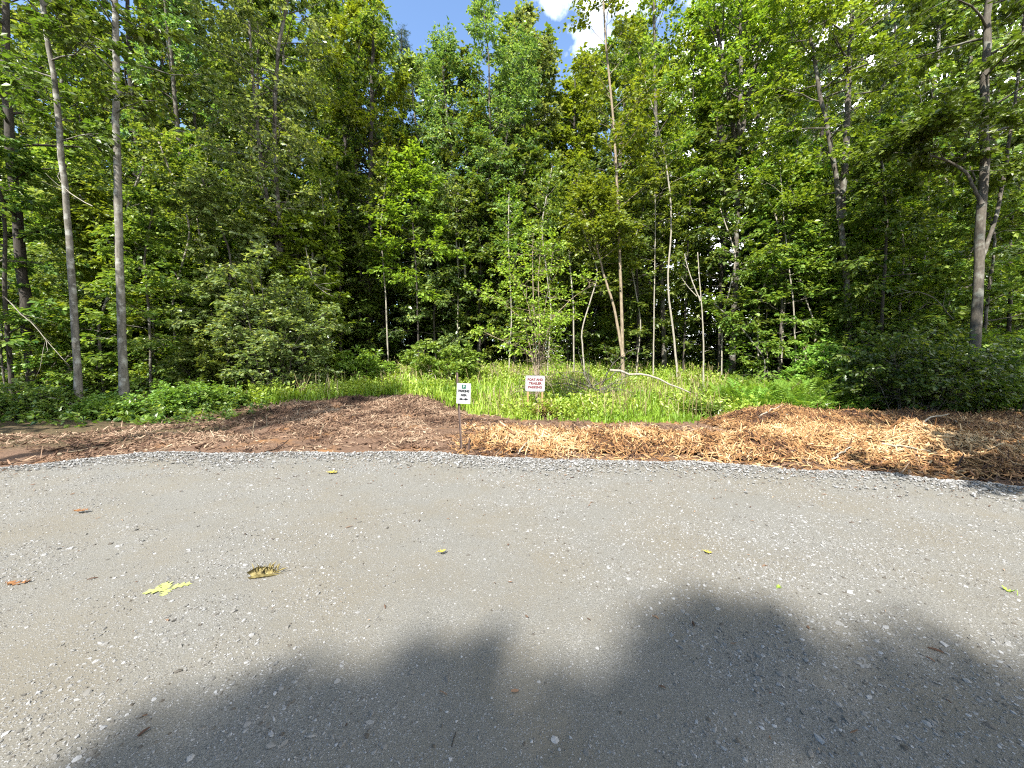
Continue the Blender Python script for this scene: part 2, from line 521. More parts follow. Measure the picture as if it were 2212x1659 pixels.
# the lot: rows run from far behind the camera to the curved edge
gx = np.concatenate([np.linspace(-40, -11, 30)[:-1], np.linspace(-11, 11, 240), np.linspace(11, 40, 30)[1:]])
gv = np.concatenate([np.linspace(0, .75, 30)[:-1], np.linspace(.75, 1, 90)])
GX, GVv = np.meshgrid(gx, gv)
GY = -40 + (edge(GX) + 40) * GVv
GZ = lot_z(GX, GY)
GZ[-1] -= .1
nx = len(gx); ii = (np.arange(len(gv) - 1)[:, None] * nx + np.arange(nx - 1)[None]).ravel()
build('gravel_lot', np.stack([GX, GY, GZ], -1).reshape(-1, 3), np.stack([ii, ii + 1, ii + nx + 1, ii + nx], -1), gravel_material(), None, None, True)['kind'] = 'structure'


# ---- loose stones
def stone_templates(rng, k=12):
    t = (1 + 5 ** .5) / 2
    v = np.array([[-1, t, 0], [1, t, 0], [-1, -t, 0], [1, -t, 0], [0, -1, t], [0, 1, t], [0, -1, -t], [0, 1, -t], [t, 0, -1], [t, 0, 1], [-t, 0, -1], [-t, 0, 1]], float)
    v /= np.linalg.norm(v[0])
    f = np.array([[0, 11, 5], [0, 5, 1], [0, 1, 7], [0, 7, 10], [0, 10, 11], [1, 5, 9], [5, 11, 4], [11, 10, 2], [10, 7, 6], [7, 1, 8], [3, 9, 4], [3, 4, 2], [3, 2, 6], [3, 6, 8], [3, 8, 9], [4, 9, 5], [2, 4, 11], [6, 2, 10], [8, 6, 7], [9, 8, 1]])
    return np.stack([v * rng.uniform(.7, 1.25, (12, 1)) * np.array([1, rng.uniform(.55, .9), rng.uniform(.35, .6)]) + rng.normal(0, .06, (12, 3)) for _ in range(k)]), f


STONE = tintmat('crushed_stone', [(.055, .048, .038), (.105, .10, .089), (.155, .153, .146), (.235, .235, .232)], .75)


def stones(name, P, size, tint, seed, sink=.25):
    rng = np.random.default_rng(seed)
    T, f = stone_templates(rng)
    n = len(P)
    V = T[rng.integers(0, len(T), n)]
    a = rng.uniform(0, 6.28, n); c, s = np.cos(a)[:, None], np.sin(a)[:, None]
    tl = rng.normal(0, .22, (n, 2))
    x, y, z = V[..., 0], V[..., 1], V[..., 2]
    z = z + tl[:, :1] * x + tl[:, 1:] * y
    V = np.stack([x * c - y * s, x * s + y * c, z], -1) * size[:, None, None]
    V[..., 2] += size[:, None] * (.45 - sink * 2.0)
    V = V + P[:, None]
    F = (f[None] + (np.arange(n) * 12)[:, None, None]).reshape(-1, 3)
    o = build(name, V.reshape(-1, 3), F, STONE, None, {'tint': np.repeat(tint, 12)}, False)
    return tag(o, kind='stuff')


def lot_points(rng, n, ymin, ymax, margin=1.35, add=.8):
    y = np.sqrt(rng.uniform(ymin ** 2, ymax ** 2, n)); x = rng.uniform(-1, 1, n) * (margin * y + add)
    ok = y < edge(x) - .02
    return x[ok], y[ok]


rng = np.random.default_rng(21)
x, y = lot_points(rng, 300000, 1.3, 7.6)
keep = rng.random(len(x)) < np.clip(.45 + .55 * noise(x, y, 1.5) + .35 * noise(x, y, 5.5), .14, 1) * np.clip(1.25 - y / 9, .35, 1)
x, y = x[keep], y[keep]
sz = np.clip(rng.lognormal(math.log(.0047), .56, len(x)), .0024, .026)
tn = np.clip(rng.normal(.50, .26, len(x)), 0, 1)
o = stones('loose_gravel', np.stack([x, y, lot_z(x, y)], -1), sz, tn, 3, .25)
tag(o, 'pale angular gravel stones scattered over the packed lot', 'gravel')
# fresh white stone spilled along the edge of the lot
n = 34000
x = rng.uniform(-12, 12, n); u = -np.abs(rng.normal(0, .42, n)) + .12 + .10 * noise(x, 0 * x, 3.0)
u = u + .0
y = edge(x) + u
keep = rng.random(n) < np.clip(.75 + .5 * noise(x, y, 2.0), .2, 1)
x, y, u = x[keep], y[keep], u[keep]
z = np.where(u < 0, lot_z(x, y), ground_z(x, y)) + .004
sz = np.clip(rng.lognormal(math.log(.0125), .4, len(x)), .006, .034)
o = stones('edge_gravel', np.stack([x, y, z + rng.uniform(0, .02, len(x)) * (u < -.03)], -1), sz, np.clip(rng.normal(.66, .24, len(x)), 0, 1), 4, .1)
tag(o, 'band of loose whitish gravel along the curved edge of the lot', 'gravel')
# paler patches of fine fresh stone on the lot
x, y = lot_points(rng, 90000, 3.0, 7.6)
keep = rng.random(len(x)) < np.clip(1.3 * noise(x, y, 1.1) + .9 * noise(x, y + 40, 3.1) - .15 + .5 * ss(4.5, 7, y), 0, .8)
x, y = x[keep], y[keep]
sz = np.clip(rng.lognormal(math.log(.0062), .4, len(x)), .003, .02)
o = stones('fine_gravel', np.stack([x, y, lot_z(x, y)], -1), sz, np.clip(rng.normal(.62, .2, len(x)), 0, 1), 6, .18)
tag(o, 'patches of fine whitish stone chips on the grey lot', 'gravel')


# ---- chips and shreds
def shreds(P, L, W, T, az, tilt, roll, tint, bend=None):
    n = len(P)
    d = np.stack([np.cos(az) * np.cos(tilt), np.sin(az) * np.cos(tilt), np.sin(tilt)], -1)
    sd = unit(np.cross(d, np.array([0, 0, 1.0]) + 0 * d)); up = np.cross(sd, d)
    cr, sr = np.cos(roll)[:, None], np.sin(roll)[:, None]
    sd, up = sd * cr + up * sr, up * cr - sd * sr
    ve = []
    for k, e in enumerate((-1, 0, 1)):
        wf = (.55, 1, .45)[k]
        off = (np.abs(e) * -bend[:, None] * up * L[:, None]) if bend is not None else 0
        for s, q in ((-1, -1), (1, -1), (1, 1), (-1, 1)):
            ve.append(P + d * (e * L / 2)[:, None] + sd * (s * W / 2 * wf)[:, None] + up * (q * T / 2)[:, None] + off)
    V = np.stack(ve, 1)
    f = []
    for k in (0, 4):
        for j in range(4):
            f.append([k + j, k + (j + 1) % 4, k + 4 + (j + 1) % 4, k + 4 + j])
    f += [[3, 2, 1, 0], [8, 9, 10, 11]]
    F = (np.array(f)[None] + (np.arange(n) * 12)[:, None, None]).reshape(-1, 4)
    return V.reshape(-1, 3), F, np.repeat(tint, 12)


CHIP = tintmat('fresh_wood_chip', [(.030, .014, .008), (.105, .048, .018), (.215, .112, .042), (.31, .19, .082), (.40, .29, .16)], .7)
MULCH = tintmat('brown_mulch', [(.03, .018, .013), (.070, .040, .026), (.130, .080, .051), (.195, .132, .087), (.28, .21, .145)], .85, .15)


def pile(name, region, n, zf, surf, seed, lsz, wsz, tf, mat, label, cat, xs=None, ys=None, lift=.01):
    rng = np.random.default_rng(seed)
    X = rng.uniform(surf[0], surf[1], n); Y = rng.uniform(surf[2], surf[3], n)
    ok = rng.random(n) < region(X, Y)
    X, Y = X[ok], Y[ok]; n = len(X)
    L = np.clip(rng.lognormal(math.log(lsz), .5, n), lsz * .35, lsz * 4.0); W = np.clip(rng.lognormal(math.log(wsz), .45, n), wsz * .4, wsz * 3)
    Z = zf(X, Y) + lift + rng.uniform(0, .03, n)
    P = np.stack([X, Y, Z], -1)
    e = .06
    az = rng.uniform(0, 6.283, n)
    gxs = (zf(X + e, Y) - zf(X - e, Y)) / (2 * e); gys = (zf(X, Y + e) - zf(X, Y - e)) / (2 * e)
    sl = np.arctan(np.clip(gxs * np.cos(az) + gys * np.sin(az), -1, 1))
    V, F, T = shreds(P, L, W, W * .4, az, sl + rng.normal(0, .42, n), rng.normal(0, .8, n), np.clip(tf(X, Y) + rng.normal(0, .24, n), 0, 1), rng.normal(.04, .08, n))
    parts_V, parts_F, parts_T = [V], [F], [T]
    if xs is not None:
        GX, GY = np.meshgrid(xs, ys); GZ = zf(GX, GY)
        m = (zf(GX, GY) - h0(GX, GY) > .05) if name == 'wood_chips' else region(GX, GY) > .15
        nx = len(xs); i = (np.arange(len(ys) - 1)[:, None] * nx + np.arange(nx - 1)[None]).ravel()
        F2 = np.stack([i, i + 1, i + nx + 1, i + nx], -1)
        F2 = F2[m.ravel()[F2].all(1)]
        GZ = GZ - .03 + np.random.default_rng(seed + 1).normal(0, .012, GZ.shape)
        parts_V.append(np.stack([GX, GY, GZ], -1).reshape(-1, 3)); parts_F.append(F2 + len(V))
        parts_T.append(np.clip(tf(GX, GY).ravel() - .55, 0, 1) + np.random.default_rng(seed).normal(0, .08, GX.size))
    o = build(name, np.concatenate(parts_V), np.concatenate(parts_F), mat, None, {'tint': np.concatenate(parts_T)}, False)
    return tag(o, label, cat, kind='stuff')


def chip_region(x, y):
    m = mound(x, y)
    u = y - edge(x)
    thin = ss(.10, .5, u) * (1 - ss(3, 4.5, u)) * .16 * (np.asarray(x) > -1.3)
    return np.clip(m / .10, 0, 1) * (1 - .55 * (1 - ss(.35, .95, u))) + thin * (m < .02)


def chip_tint(x, y):
    u = y - edge(x)
    t = .57 + .26 * noise(x, y, 2.6) * .6 + .12 * noise(x, y, 7)
    t = t - .22 * np.exp(-((x + .35) / .6) ** 2 - ((u - .5) / .5) ** 2)       # darker, redder chips by the sign post
    t = t - .22 * ss(8.9, 10.2, y) * ss(5.0, 7.0, x)  # shade over the back right mound put into the chip tint
    return t


pile('wood_chips', chip_region, 210000, lambda x, y: h0(x, y) + mound(x, y), (-1.6, 15.5, 2.6, 12.8), 31, .14, .015, chip_tint, CHIP,
     'long low pile of fresh orange wood chips along the gravel edge', 'wood chips',
     np.linspace(-1.6, 15.5, 200), np.linspace(2.6, 12.8, 120))


def mulch_region(x, y):
    x = np.asarray(x, float)
    u = y - edge(x)
    a = np.exp(-((x + 5.0) / 3.3) ** 2 - ((y - 13.4) / 2.2) ** 2) * 1.5
    b = .55 * ss(.15, .6, u) * (1 - ss(3.6, 5.4, u)) * (.6 + .5 * noise(x, y, 1.6))
    return np.clip(a + b, 0, 1) * (1 - ss(-.3, .6, x) * .55) * (mound(x, y) < .05)


pile('brown_mulch', mulch_region, 130000, h0, (-15, 12, 5.2, 16.0), 41, .13, .018, lambda x, y: .52 + .16 * noise(x, y, 2.1) + .12 * noise(x, y, 6) - .05 * ss(11, 13, y), MULCH,
     'brown shredded bark and twigs spread over the cleared dirt', 'mulch')

rng = np.random.default_rng(47)
n = 1500
X = rng.uniform(-10, 10, n); u = -np.abs(rng.exponential(.55, n)) - .02; Y = edge(X) + u
X2, Y2 = lot_points(rng, 260, 1.4, 7.3); X = np.concatenate([X, X2]); Y = np.concatenate([Y, Y2]); n = len(X)
L = np.clip(rng.lognormal(math.log(.024), .5, n), .008, .07)
V, F, T = shreds(np.stack([X, Y, lot_z(X, Y) + .012], -1), L, np.clip(L * rng.uniform(.12, .5, n), .002, .016), np.full(n, .003), rng.uniform(0, 6.28, n), rng.normal(0, .12, n), rng.normal(0, .3, n), np.clip(rng.normal(.42, .25, n), 0, 1), rng.normal(.05, .1, n))
tag(build('litter', V, F, MULCH, None, {'tint': T}), 'crumbs of bark, twig and dead leaf strewn over the gravel', 'litter', kind='stuff')

# a few sticks big enough to see one by one
STICK = BARK_TAN


def stick(name, label, cat, pts, r, mat=STICK, group=None, forks=0, seed=0, sides=6):
    rng = np.random.default_rng(seed)
    b = MB(); P = resample(pts, 9); P[1:-1] += rng.normal(0, r * .8, (7, 3))
    b.tube(P, np.linspace(r, r * .45, 9), sides)
    for k in range(forks):
        i = rng.integers(2, 7); d = unit(P[i + 1] - P[i]) + rng.normal(0, .55, 3) + np.array([0, 0, .25])
        Q = bend_path(rng, P[i], d, np.linalg.norm(P[-1] - P[0]) * rng.uniform(.2, .5), 5, .16, .02)
        b.tube(Q, np.linspace(r * .55, r * .15, 5), 5)
    o = b.done(name, mat, None, True, loc=P[0])
    o.location = P[0]
    return tag(o, label, cat, group)


def lying(px, py, px2, py2, r, up=.02, up2=.03):
    a, b = ground(px, py), ground(px2, py2)
    a[2] += up; b[2] += up2
    return [a, (a + b) / 2 + np.array([0, 0, .02]), b]


_stk = [((560, 930), (620, 905), .02), ((735, 880), (768, 878), .02), ((725, 905), (790, 893), .016), ((120, 985), (215, 968), .03), ((380, 925), (470, 908), .02),
        ((830, 855), (905, 872), .018), ((250, 960), (330, 940), .018), ((860, 925), (935, 915), .014)]
for i, (a, b, r) in enumerate(_stk):
    stick('stick', 'short pale stick lying in the brown mulch left of the signs', 'stick', lying(*a, *b, r), r, group='sticks in the brown mulch', seed=i, forks=1)
_up = [((545, 945), (550, 910), .014), ((690, 945), (700, 915), .014), ((640, 900), (652, 870), .012)]
for i, (a, b, r) in enumerate(_up):
    p = ground(*a); q = at(b[0], b[1], p[1] + .1)
    stick('stick', 'thin bare twig poking up out of the brown mulch', 'twig', [p - np.array([0, 0, .05]), (p + q) / 2, q], r, group='twigs poking up from the mulch', seed=20 + i, forks=2)
_cst = [((1795, 1000), (1840, 975), .02), ((1640, 905), (1690, 880), .022), ((1960, 925), (2050, 900), .022), ((1700, 900), (1706, 872), .018), ((2010, 880), (2075, 925), .02), ((1880, 885), (1950, 890), .02),
        ((1905, 965), (2010, 985), .02), ((1120, 985), (1145, 960), .02)]
for i, (a, b, r) in enumerate(_cst):
    stick('splinter', 'long pale splinter of wood lying on the orange chip pile', 'splinter', lying(*a, *b, r, .06, .08), r, BARK_PALE, group='splinters on the chip pile', seed=40 + i, sides=5)

# the leaning log with the brush heap at its foot
lp = [at(1318, 800, 12.9), at(1380, 808, 12.6), at(1440, 824, 12.3), at(1492, 849, 12.0)]
g = hg(lp[-1][0], lp[-1][1])
stick('fallen_log', 'thin pale fallen trunk slanting out of the grass beside the brush heap', 'log', lp, .042, BARK_PALE, seed=70, forks=0, sides=8)
bh = empty('brush_heap', (0, 0, 0)); c = ground(1545, 885)
bh.location = c
tag(bh, 'heap of bare twigs and wilted leaves at the foot of the fallen trunk', 'brush heap')
W, C = MB(), Crown(); rg = np.random.default_rng(77)
TP, TD = [], []
for k in range(60):
    p = c + np.array([rg.normal(0, .55), rg.normal(0, .3), rg.uniform(.02, .35)])
    d = np.array([rg.normal(0, 1), rg.normal(0, .7), rg.uniform(-.1, .55)])
    Q = bend_path(rg, p, d, rg.uniform(.5, 1.5), 5, .15, -.04)
    W.tube(Q, np.linspace(rg.uniform(.008, .02), .003, 5), 4, rg.random())
    TP += [Q[2], Q[3]]; TD += [Q[3] - Q[2], Q[4] - Q[3]]
W.done('twigs', BARK_TAN, bh, True, loc=c)
C.add(leaves_on(rg, np.array(TP), np.array(TD), np.full(len(TP), .35), 11, .085, tint=(.45, .25)))
C.done('leaves', L_OLIVE, bh, loc=c)

# ================================================================== GRASS, WEEDS, FERNS
def clearing(x, y):
    x = np.asarray(x, float); y = np.asarray(y, float)
    front = np.interp(x, [-14, -9.5, -8.2, -5, -3, -1.2, 0, 2, 5.2, 6.3, 9, 14], [14.5, 13.6, 13.3, 14.6, 14.0, 12.6, 11.6, 11.25, 11.3, 11.6, 12.3, 12.8])
    f = ss(-.15, .35, y - front + .18 * noise(x, y, 3)) * (1 - ss(24, 27, y)) * ss(-15, -12, x) * (1 - ss(8, 12, x) * ss(9, 11, y))
    return f


rng = np.random.default_rng(51)
n = 190000
Y = np.sqrt(rng.uniform(11 ** 2, 25.5 ** 2, n)); Y = np.where(rng.random(n) < .5, rng.uniform(11, 17, n), Y); X = rng.uniform(-13, 13.5, n)
ok = rng.random(n) < clearing(X, Y) * np.clip(.75 + .5 * noise(X, Y, 1.2), .25, 1)
X, Y = X[ok], Y[ok]; n = len(X)
Hh = np.clip(rng.lognormal(math.log(.27), .38, n), .1, .75) * (1 + .35 * noise(X, Y, .9)) * (.75 + .4 * ss(11.3, 13.5, Y))
az = rng.uniform(0, 6.283, n); ln = rng.uniform(.1, .75, n); wd = rng.uniform(.010, .026, n)
B = np.stack([X, Y, hg(X, Y) - .02], -1)
dx, dy = np.cos(az), np.sin(az); Sx = np.stack([-dy, dx, 0 * dx], -1) * wd[:, None]
def pt(f, lean): return B + np.stack([dx * Hh * ln * lean, dy * Hh * ln * lean, Hh * f], -1)
V = np.stack([B - Sx, B + Sx, pt(.55, .3) - Sx * .8, pt(.55, .3) + Sx * .8, pt(.93, 1.0)], 1).reshape(-1, 3)
i = np.arange(n)[:, None] * 5
F3 = np.concatenate([i + [[0, 1, 3]], i + [[0, 3, 2]], i + [[2, 3, 4]]])
T = np.repeat(np.clip(.42 + .40 * noise(X, Y, 1.0) + .15 * noise(X, Y, 3.5) + rng.normal(0, .2, n), 0, 1), 5)
tag(build('grass', V, F3, L_GRASS, None, {'tint': T}), 'bright tall grass filling the clearing in front of the trees', 'grass', kind='stuff')

# leafy weeds standing among the grass
n = 11000
X = rng.uniform(-12, 13, n); Y = rng.uniform(11.3, 24, n)
ok = rng.random(n) < clearing(X, Y) * np.clip(.35 + .9 * noise(X, Y, .7) + .55 * ss(13.5, 17, Y), 0.04, 1)
X, Y = X[ok], Y[ok]; n = len(X)
Hh = rng.uniform(.25, .68, n)
C = Crown()
D = np.stack([rng.normal(0, .22, n), rng.normal(0, .22, n), np.ones(n)], -1)
C.add(leaves_on(rng, np.stack([X, Y, hg(X, Y)], -1), D, Hh, 14, .118, flat=.6, tint=(.62, .22), narrow=.26, droop=.1))
tag(C.done('weeds', L_GRASS, None), 'yellow green leafy weeds standing among the tall grass', 'weeds', kind='stuff')

# dry stalks standing in the grass
n = 5200
X = rng.uniform(-11, 11, n); Y = rng.uniform(11.3, 23, n)
ok = rng.random(n) < clearing(X, Y) * np.clip(.3 + 1.0 * noise(X, Y, 1.1), 0, 1)
X, Y = X[ok], Y[ok]; n = len(X); Hs = rng.uniform(.45, 1.0, n); B = np.stack([X, Y, hg(X, Y)], -1)
Tp = B + np.stack([rng.normal(0, .14, n), rng.normal(0, .14, n), Hs], -1); o1 = np.array([.008, 0, 0]); Md = .5 * (B + Tp) + rng.normal(0, .02, (n, 3))
V = np.stack([B - o1, B + o1, Md + o1 * .8, Md - o1 * .8, Tp + o1 * 1.3, Tp - o1 * 1.3], 1).reshape(-1, 3); i4 = np.arange(n)[:, None] * 6
DRYST = leafmat('dry_stalk', (.10, .085, .03), (.20, .17, .07), (.30, .26, .13), .3)
tag(build('dry_stalks', V, np.concatenate([i4 + [[0, 1, 2, 3]], i4 + [[3, 2, 4, 5]]]), DRYST, None, {'tint': np.repeat(rng.random(n), 6)}), 'thin dry tan stalks standing among the green grass', 'dry stalks', kind='stuff')

# ground cover under the trees: low leaves
n = 16000
X = rng.uniform(-34, 34, n); Y = rng.uniform(10.2, 40, n)
u = Y - edge(X)
ok = (clearing(X, Y) < .6) & (u > np.interp(X, [-14, -9.5, -8, -3, 4, 7, 12, 16], [3.2, 3.4, 5.5, 8, 6, 6.0, 8.2, 11])) & (mound(X, Y) < .05) & (np.abs(X + 5) + np.abs(Y - 13.5) > 3.6)
X, Y = X[ok], Y[ok]; n = len(X)
D = np.stack([rng.normal(0, .6, n), rng.normal(0, .6, n), np.ones(n)], -1)
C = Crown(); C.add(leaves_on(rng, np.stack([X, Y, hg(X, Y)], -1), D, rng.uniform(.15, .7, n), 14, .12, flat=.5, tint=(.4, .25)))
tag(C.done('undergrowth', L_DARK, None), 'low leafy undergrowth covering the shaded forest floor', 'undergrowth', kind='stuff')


# ferns: fronds arching out of a crown
def fern_mesh(seed, R_=.75, nf=9):
    rg = np.random.default_rng(seed); Vs, Fs, Ts, k = [], [], [], 0
    for i in range(nf):
        a = i * 2.4 + rg.normal(0, .3); L = R_ * rg.uniform(.8, 1.25); up = rg.uniform(1.2, 1.9)
        m = 15; s = np.linspace(.12, 1, m)
        P = np.stack([np.cos(a) * L * s, np.sin(a) * L * s, L * (up * s - .75 * s ** 2.2)], -1)
        d = unit(np.gradient(P, axis=0)); sd = unit(np.cross(d, [0, 0, 1.0]))
        w = .30 * L * np.sin(np.pi * np.clip(s * .9 + .06, 0, 1)) ** .8 * (1.15 - .6 * s)
        for q in (-1, 1):
            tip = P + sd * (q * w)[:, None] + d * (w * .45)[:, None] - np.array([0, 0, 1]) * (w * .18)[:, None]
            ww = d * .028 * R_ / .75
            V = np.stack([P - ww, .5 * P + .5 * tip - ww * .9, tip, .5 * P + .5 * tip + ww * .9], 1).reshape(-1, 3)
            j = np.arange(m)[:, None] * 4 + k
            Vs.append(V); Fs += [j + [[0, 1, 2]], j + [[0, 2, 3]]]; k += len(V)
            Ts.append(np.full(len(V), np.clip(rg.normal(.5, .2), 0, 1)))
    return np.concatenate(Vs), np.concatenate(Fs), np.concatenate(Ts)


FERNS = []
for s in range(3):
    V, F, T = fern_mesh(60 + s)
    o = build('fern', V, F, L_FERN, None, {'tint': T}); FERNS.append(o)
    tag(o, 'light green fern in the fern bank between the dead pole and the dark thicket', 'fern', 'ferns in the fern bank')
rng = np.random.default_rng(63)
k = 0
for i in range(110):
    px, py = rng.uniform(1545, 1870), rng.uniform(802, 850)
    d = np.interp(py, [800, 850], [15.5, 12.6]) + rng.uniform(-.3, .3)
    x = (px - CX) / FPX * d
    o = FERNS[i % 3] if i < 3 else FERNS[i % 3].copy()
    if i >= 3: COL.objects.link(o)
    s = rng.uniform(.65, 1.1)
    o.location = (x, d, float(hg(x, d)) + .05); o.rotation_euler = (0, 0, rng.uniform(0, 6.28)); o.scale = (s, s, s * rng.uniform(.9, 1.3))
for i in range(16):
    px, py = rng.uniform(215, 520), rng.uniform(868, 925)
    p = ground(px, py)
    o = FERNS[i % 3].copy(); COL.objects.link(o)
    o['label'] = 'fern on the shaded verge at the feet of the two grey trunks'; o['group'] = 'ferns on the verge by the grey trunks'
    s = rng.uniform(.28, .48); o.location = p; o.rotation_euler = (0, 0, rng.uniform(0, 6.28)); o.scale = (s, s, s)
# ================================================================== TREES SEEN ONE BY ONE
L_BRIGHT = leafmat('bright_maple_leaf', (.075, .13, .014), (.155, .235, .022), (.24, .31, .05))  # yellower, brighter green of its own beside the plain maple leaf
EDGE = dict(nb=26, blen=(2.6, 1.4), nsub=7, ntwig=4, nleaf=10, leaf=.17)


def hero(name, label, pts, d, r0, r1, bark, leafm, seed, top=None, dj=0., jx=0., extra=(), cat='tree', group=None, **kw):
    P = px_path(pts, d, dj); r0 *= .66; r1 *= .6
    if top: P = extend(P, top, jx)
    paths = [(P, r0, r1, {})] + [((extend(px_path_free(q, dd), t2) if t2 else px_path_free(q, dd)), a, b, ov) for q, dd, a, b, t2, ov in extra]
    base = (P[0, 0], P[0, 1], float(hg(P[0, 0], P[0, 1])))
    return plant(name, base, paths, bark, leafm, seed, label, cat, group, **kw)


def px_path_free(pts, d):
    return np.array([at(x, y, d + .08 * i) for i, (x, y) in enumerate(pts)])


hero('grey_tree', 'slimmer of two grey trunks on the left verge, curving left as it rises', [(172, 902), (165, 760), (150, 520), (127, 250), (100, 60), (90, 0)], 12.6, .155, .05, BARK_GREY, L_OLIVE, 1, 21, cf=.42, **EDGE)
hero('grey_tree', 'thicker of two grey trunks on the left verge, straight and knotty', [(270, 890), (260, 640), (253, 330), (248, 0)], 12.9, .19, .06, BARK_GREY, L_OLIVE, 2, 22, cf=.45, **EDGE)
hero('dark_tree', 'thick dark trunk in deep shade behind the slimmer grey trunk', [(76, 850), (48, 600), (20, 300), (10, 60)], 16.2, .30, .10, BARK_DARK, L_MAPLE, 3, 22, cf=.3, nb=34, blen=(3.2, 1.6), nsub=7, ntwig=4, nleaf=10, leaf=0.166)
hero('leaning_tree', 'double stemmed leaning tree with pale leaves above the vine thicket', [(655, 790), (618, 640), (598, 520), (570, 400), (548, 200), (535, 0)], 18, .15, .05, BARK_MID, L_PALE, 4, 24,
     extra=[([(618, 640), (604, 500), (592, 300), (600, 100), (622, 0)], 18, .11, .04, 23, {})], cf=.2, nb=40, blen=(3.0, 1.5), nsub=7, ntwig=4, nleaf=9, leaf=0.166, rise=.45, droop=.35)
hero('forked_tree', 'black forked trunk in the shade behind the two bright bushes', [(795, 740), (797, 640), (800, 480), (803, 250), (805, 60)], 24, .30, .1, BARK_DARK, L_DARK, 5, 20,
     extra=[([(797, 640), (774, 590), (765, 470), (745, 300), (730, 150)], 24, .17, .05, 18, {})], cf=.3, nb=30, blen=(3.0, 1.6), nsub=6, ntwig=4, nleaf=9, leaf=0.179)
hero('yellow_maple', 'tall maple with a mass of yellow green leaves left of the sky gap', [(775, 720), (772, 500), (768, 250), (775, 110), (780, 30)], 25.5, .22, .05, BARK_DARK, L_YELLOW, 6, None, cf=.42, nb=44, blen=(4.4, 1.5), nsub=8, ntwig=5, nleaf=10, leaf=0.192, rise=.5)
hero('young_maple', 'young maple with vivid green layered leaves in front of the black forked trunk', [(905, 745), (900, 600), (890, 450), (885, 335)], 20.5, .09, .02, BARK_DARK, L_BRIGHT, 7, None, cf=.42, nb=30, blen=(2.3, .7), nsub=7, ntwig=4, nleaf=9, leaf=0.179, rise=.25, flat=.3)
hero('slender_ash', 'tall slender tree whose feathery top stands alone in the sky gap', [(1033, 730), (1040, 560), (1060, 330), (1055, 120), (1042, -20)], 23, .17, .03, BARK_MID, L_BLUE, 8, None,
     extra=[([(1040, 620), (1015, 500), (985, 400), (960, 200), (955, 100)], 23, .11, .03, None, {}), ([(1045, 540), (1075, 380), (1110, 230), (1130, 110)], 23, .10, .03, None, {})], cf=.28, nb=38, blen=(2.6, 1.2), nsub=7, ntwig=4, nleaf=9, leaf=0.179, narrow=.24, rise=.7, droop=.4)
hero('bare_stems', 'clump of pale crossing bare stems left of the slender feathery tree', [(985, 600), (992, 520), (1010, 450), (1024, 415)], 21.5, .075, .02, BARK_PALE, L_PALE, 9, None,
     extra=[([(1005, 600), (1000, 500), (978, 430), (960, 400)], 21.5, .06, .02, None, {}), ([(990, 590), (985, 500), (992, 420)], 21.4, .05, .02, None, {})], cat='tree', cf=.45, nb=9, blen=(1.2, .7), nsub=4, ntwig=2, nleaf=8, leaf=0.154)
hero('twin_birch', 'tall pale tan twin stemmed trunk rising from the back of the grass', [(1348, 778), (1341, 600), (1333, 400), (1326, 260), (1310, 120), (1302, 0)], 17.6, .12, .04, BARK_TAN, L_BRIGHT, 10, 21,
     extra=[([(1346, 770), (1326, 660), (1300, 580), (1287, 520), (1270, 440)], 17.5, .07, .02, None, {'cf': .6})], cf=.4, nb=30, blen=(2.2, 1.2), nsub=6, ntwig=4, nleaf=9, leaf=.16, rise=.95)
hero('slim_tree', 'very slim straight pale stem between the twin trunk and the dark trunk', [(1412, 778), (1414, 600), (1416, 470), (1412, 330)], 18.2, .055, .018, BARK_PALE, L_MAPLE, 11, None, cf=.5, nb=14, blen=(1.6, .7), nsub=5, ntwig=3, nleaf=10, leaf=0.154)
hero('tall_dark_tree', 'straight dark trunk crossed by a pale leaning stem right of centre', [(1438, 735), (1426, 500), (1416, 250), (1412, 0)], 21, .2, .07, BARK_MID, L_BRIGHT, 12, 23, cf=.38, nb=34, blen=(2.8, 1.4), nsub=6, ntwig=4, nleaf=9, leaf=0.16, rise=.8)
hero('crooked_tree', 'pale crooked stem leaning across the straight dark trunk', [(1467, 783), (1452, 690), (1440, 620), (1447, 540), (1452, 470), (1440, 350), (1412, 240), (1385, 150)], 17.8, .075, .03, BARK_PALE, L_MAPLE, 13, 15.5, cf=.6, nb=16, blen=(1.8, .9), nsub=5, ntwig=3, nleaf=9, leaf=0.154, bare=.3)
hero('dead_pole_tree', 'dead bare pole with a broken top and one forked side branch', [(1521, 796), (1520, 740), (1517, 680), (1510, 590), (1507, 545)], 16.2, .058, .028, BARK_PALE, L_PALE, 14, None,
     extra=[([(1513, 650), (1498, 615), (1486, 580), (1478, 548)], 16.2, .03, .010, None, {}), ([(1505, 640), (1488, 622), (1472, 600)], 16.2, .02, .008, None, {})], cf=.3, nb=3, blen=(.35, .2), nsub=2, bare=2, sides=8, trunk_name='trunk')
hero('wide_maple', 'dark trunk opening into a wide vase of limbs right of the dead pole', [(1583, 735), (1590, 560), (1593, 330), (1600, 180), (1600, 0)], 20, .25, .09, BARK_MID, L_BRIGHT, 15, 22,
     extra=[([(1593, 340), (1572, 200), (1552, 80), (1540, 0)], 20, .12, .05, 21, {'cf': .2}), ([(1594, 330), (1620, 200), (1645, 80), (1662, 0)], 20, .12, .05, 21, {'cf': .2})], cf=.42, nb=30, blen=(3.2, 1.5), nsub=6, ntwig=4, nleaf=10, leaf=0.16, rise=.5)
hero('thin_dark_tree', 'thin dark straight stem just left of the vase shaped tree', [(1478, 700), (1486, 520), (1496, 300), (1500, 80)], 20.5, .075, .03, BARK_DARK, L_BRIGHT, 16, 19, cf=.4, nb=24, blen=(2.0, 1.0), nsub=6, ntwig=3, nleaf=9, leaf=0.16)
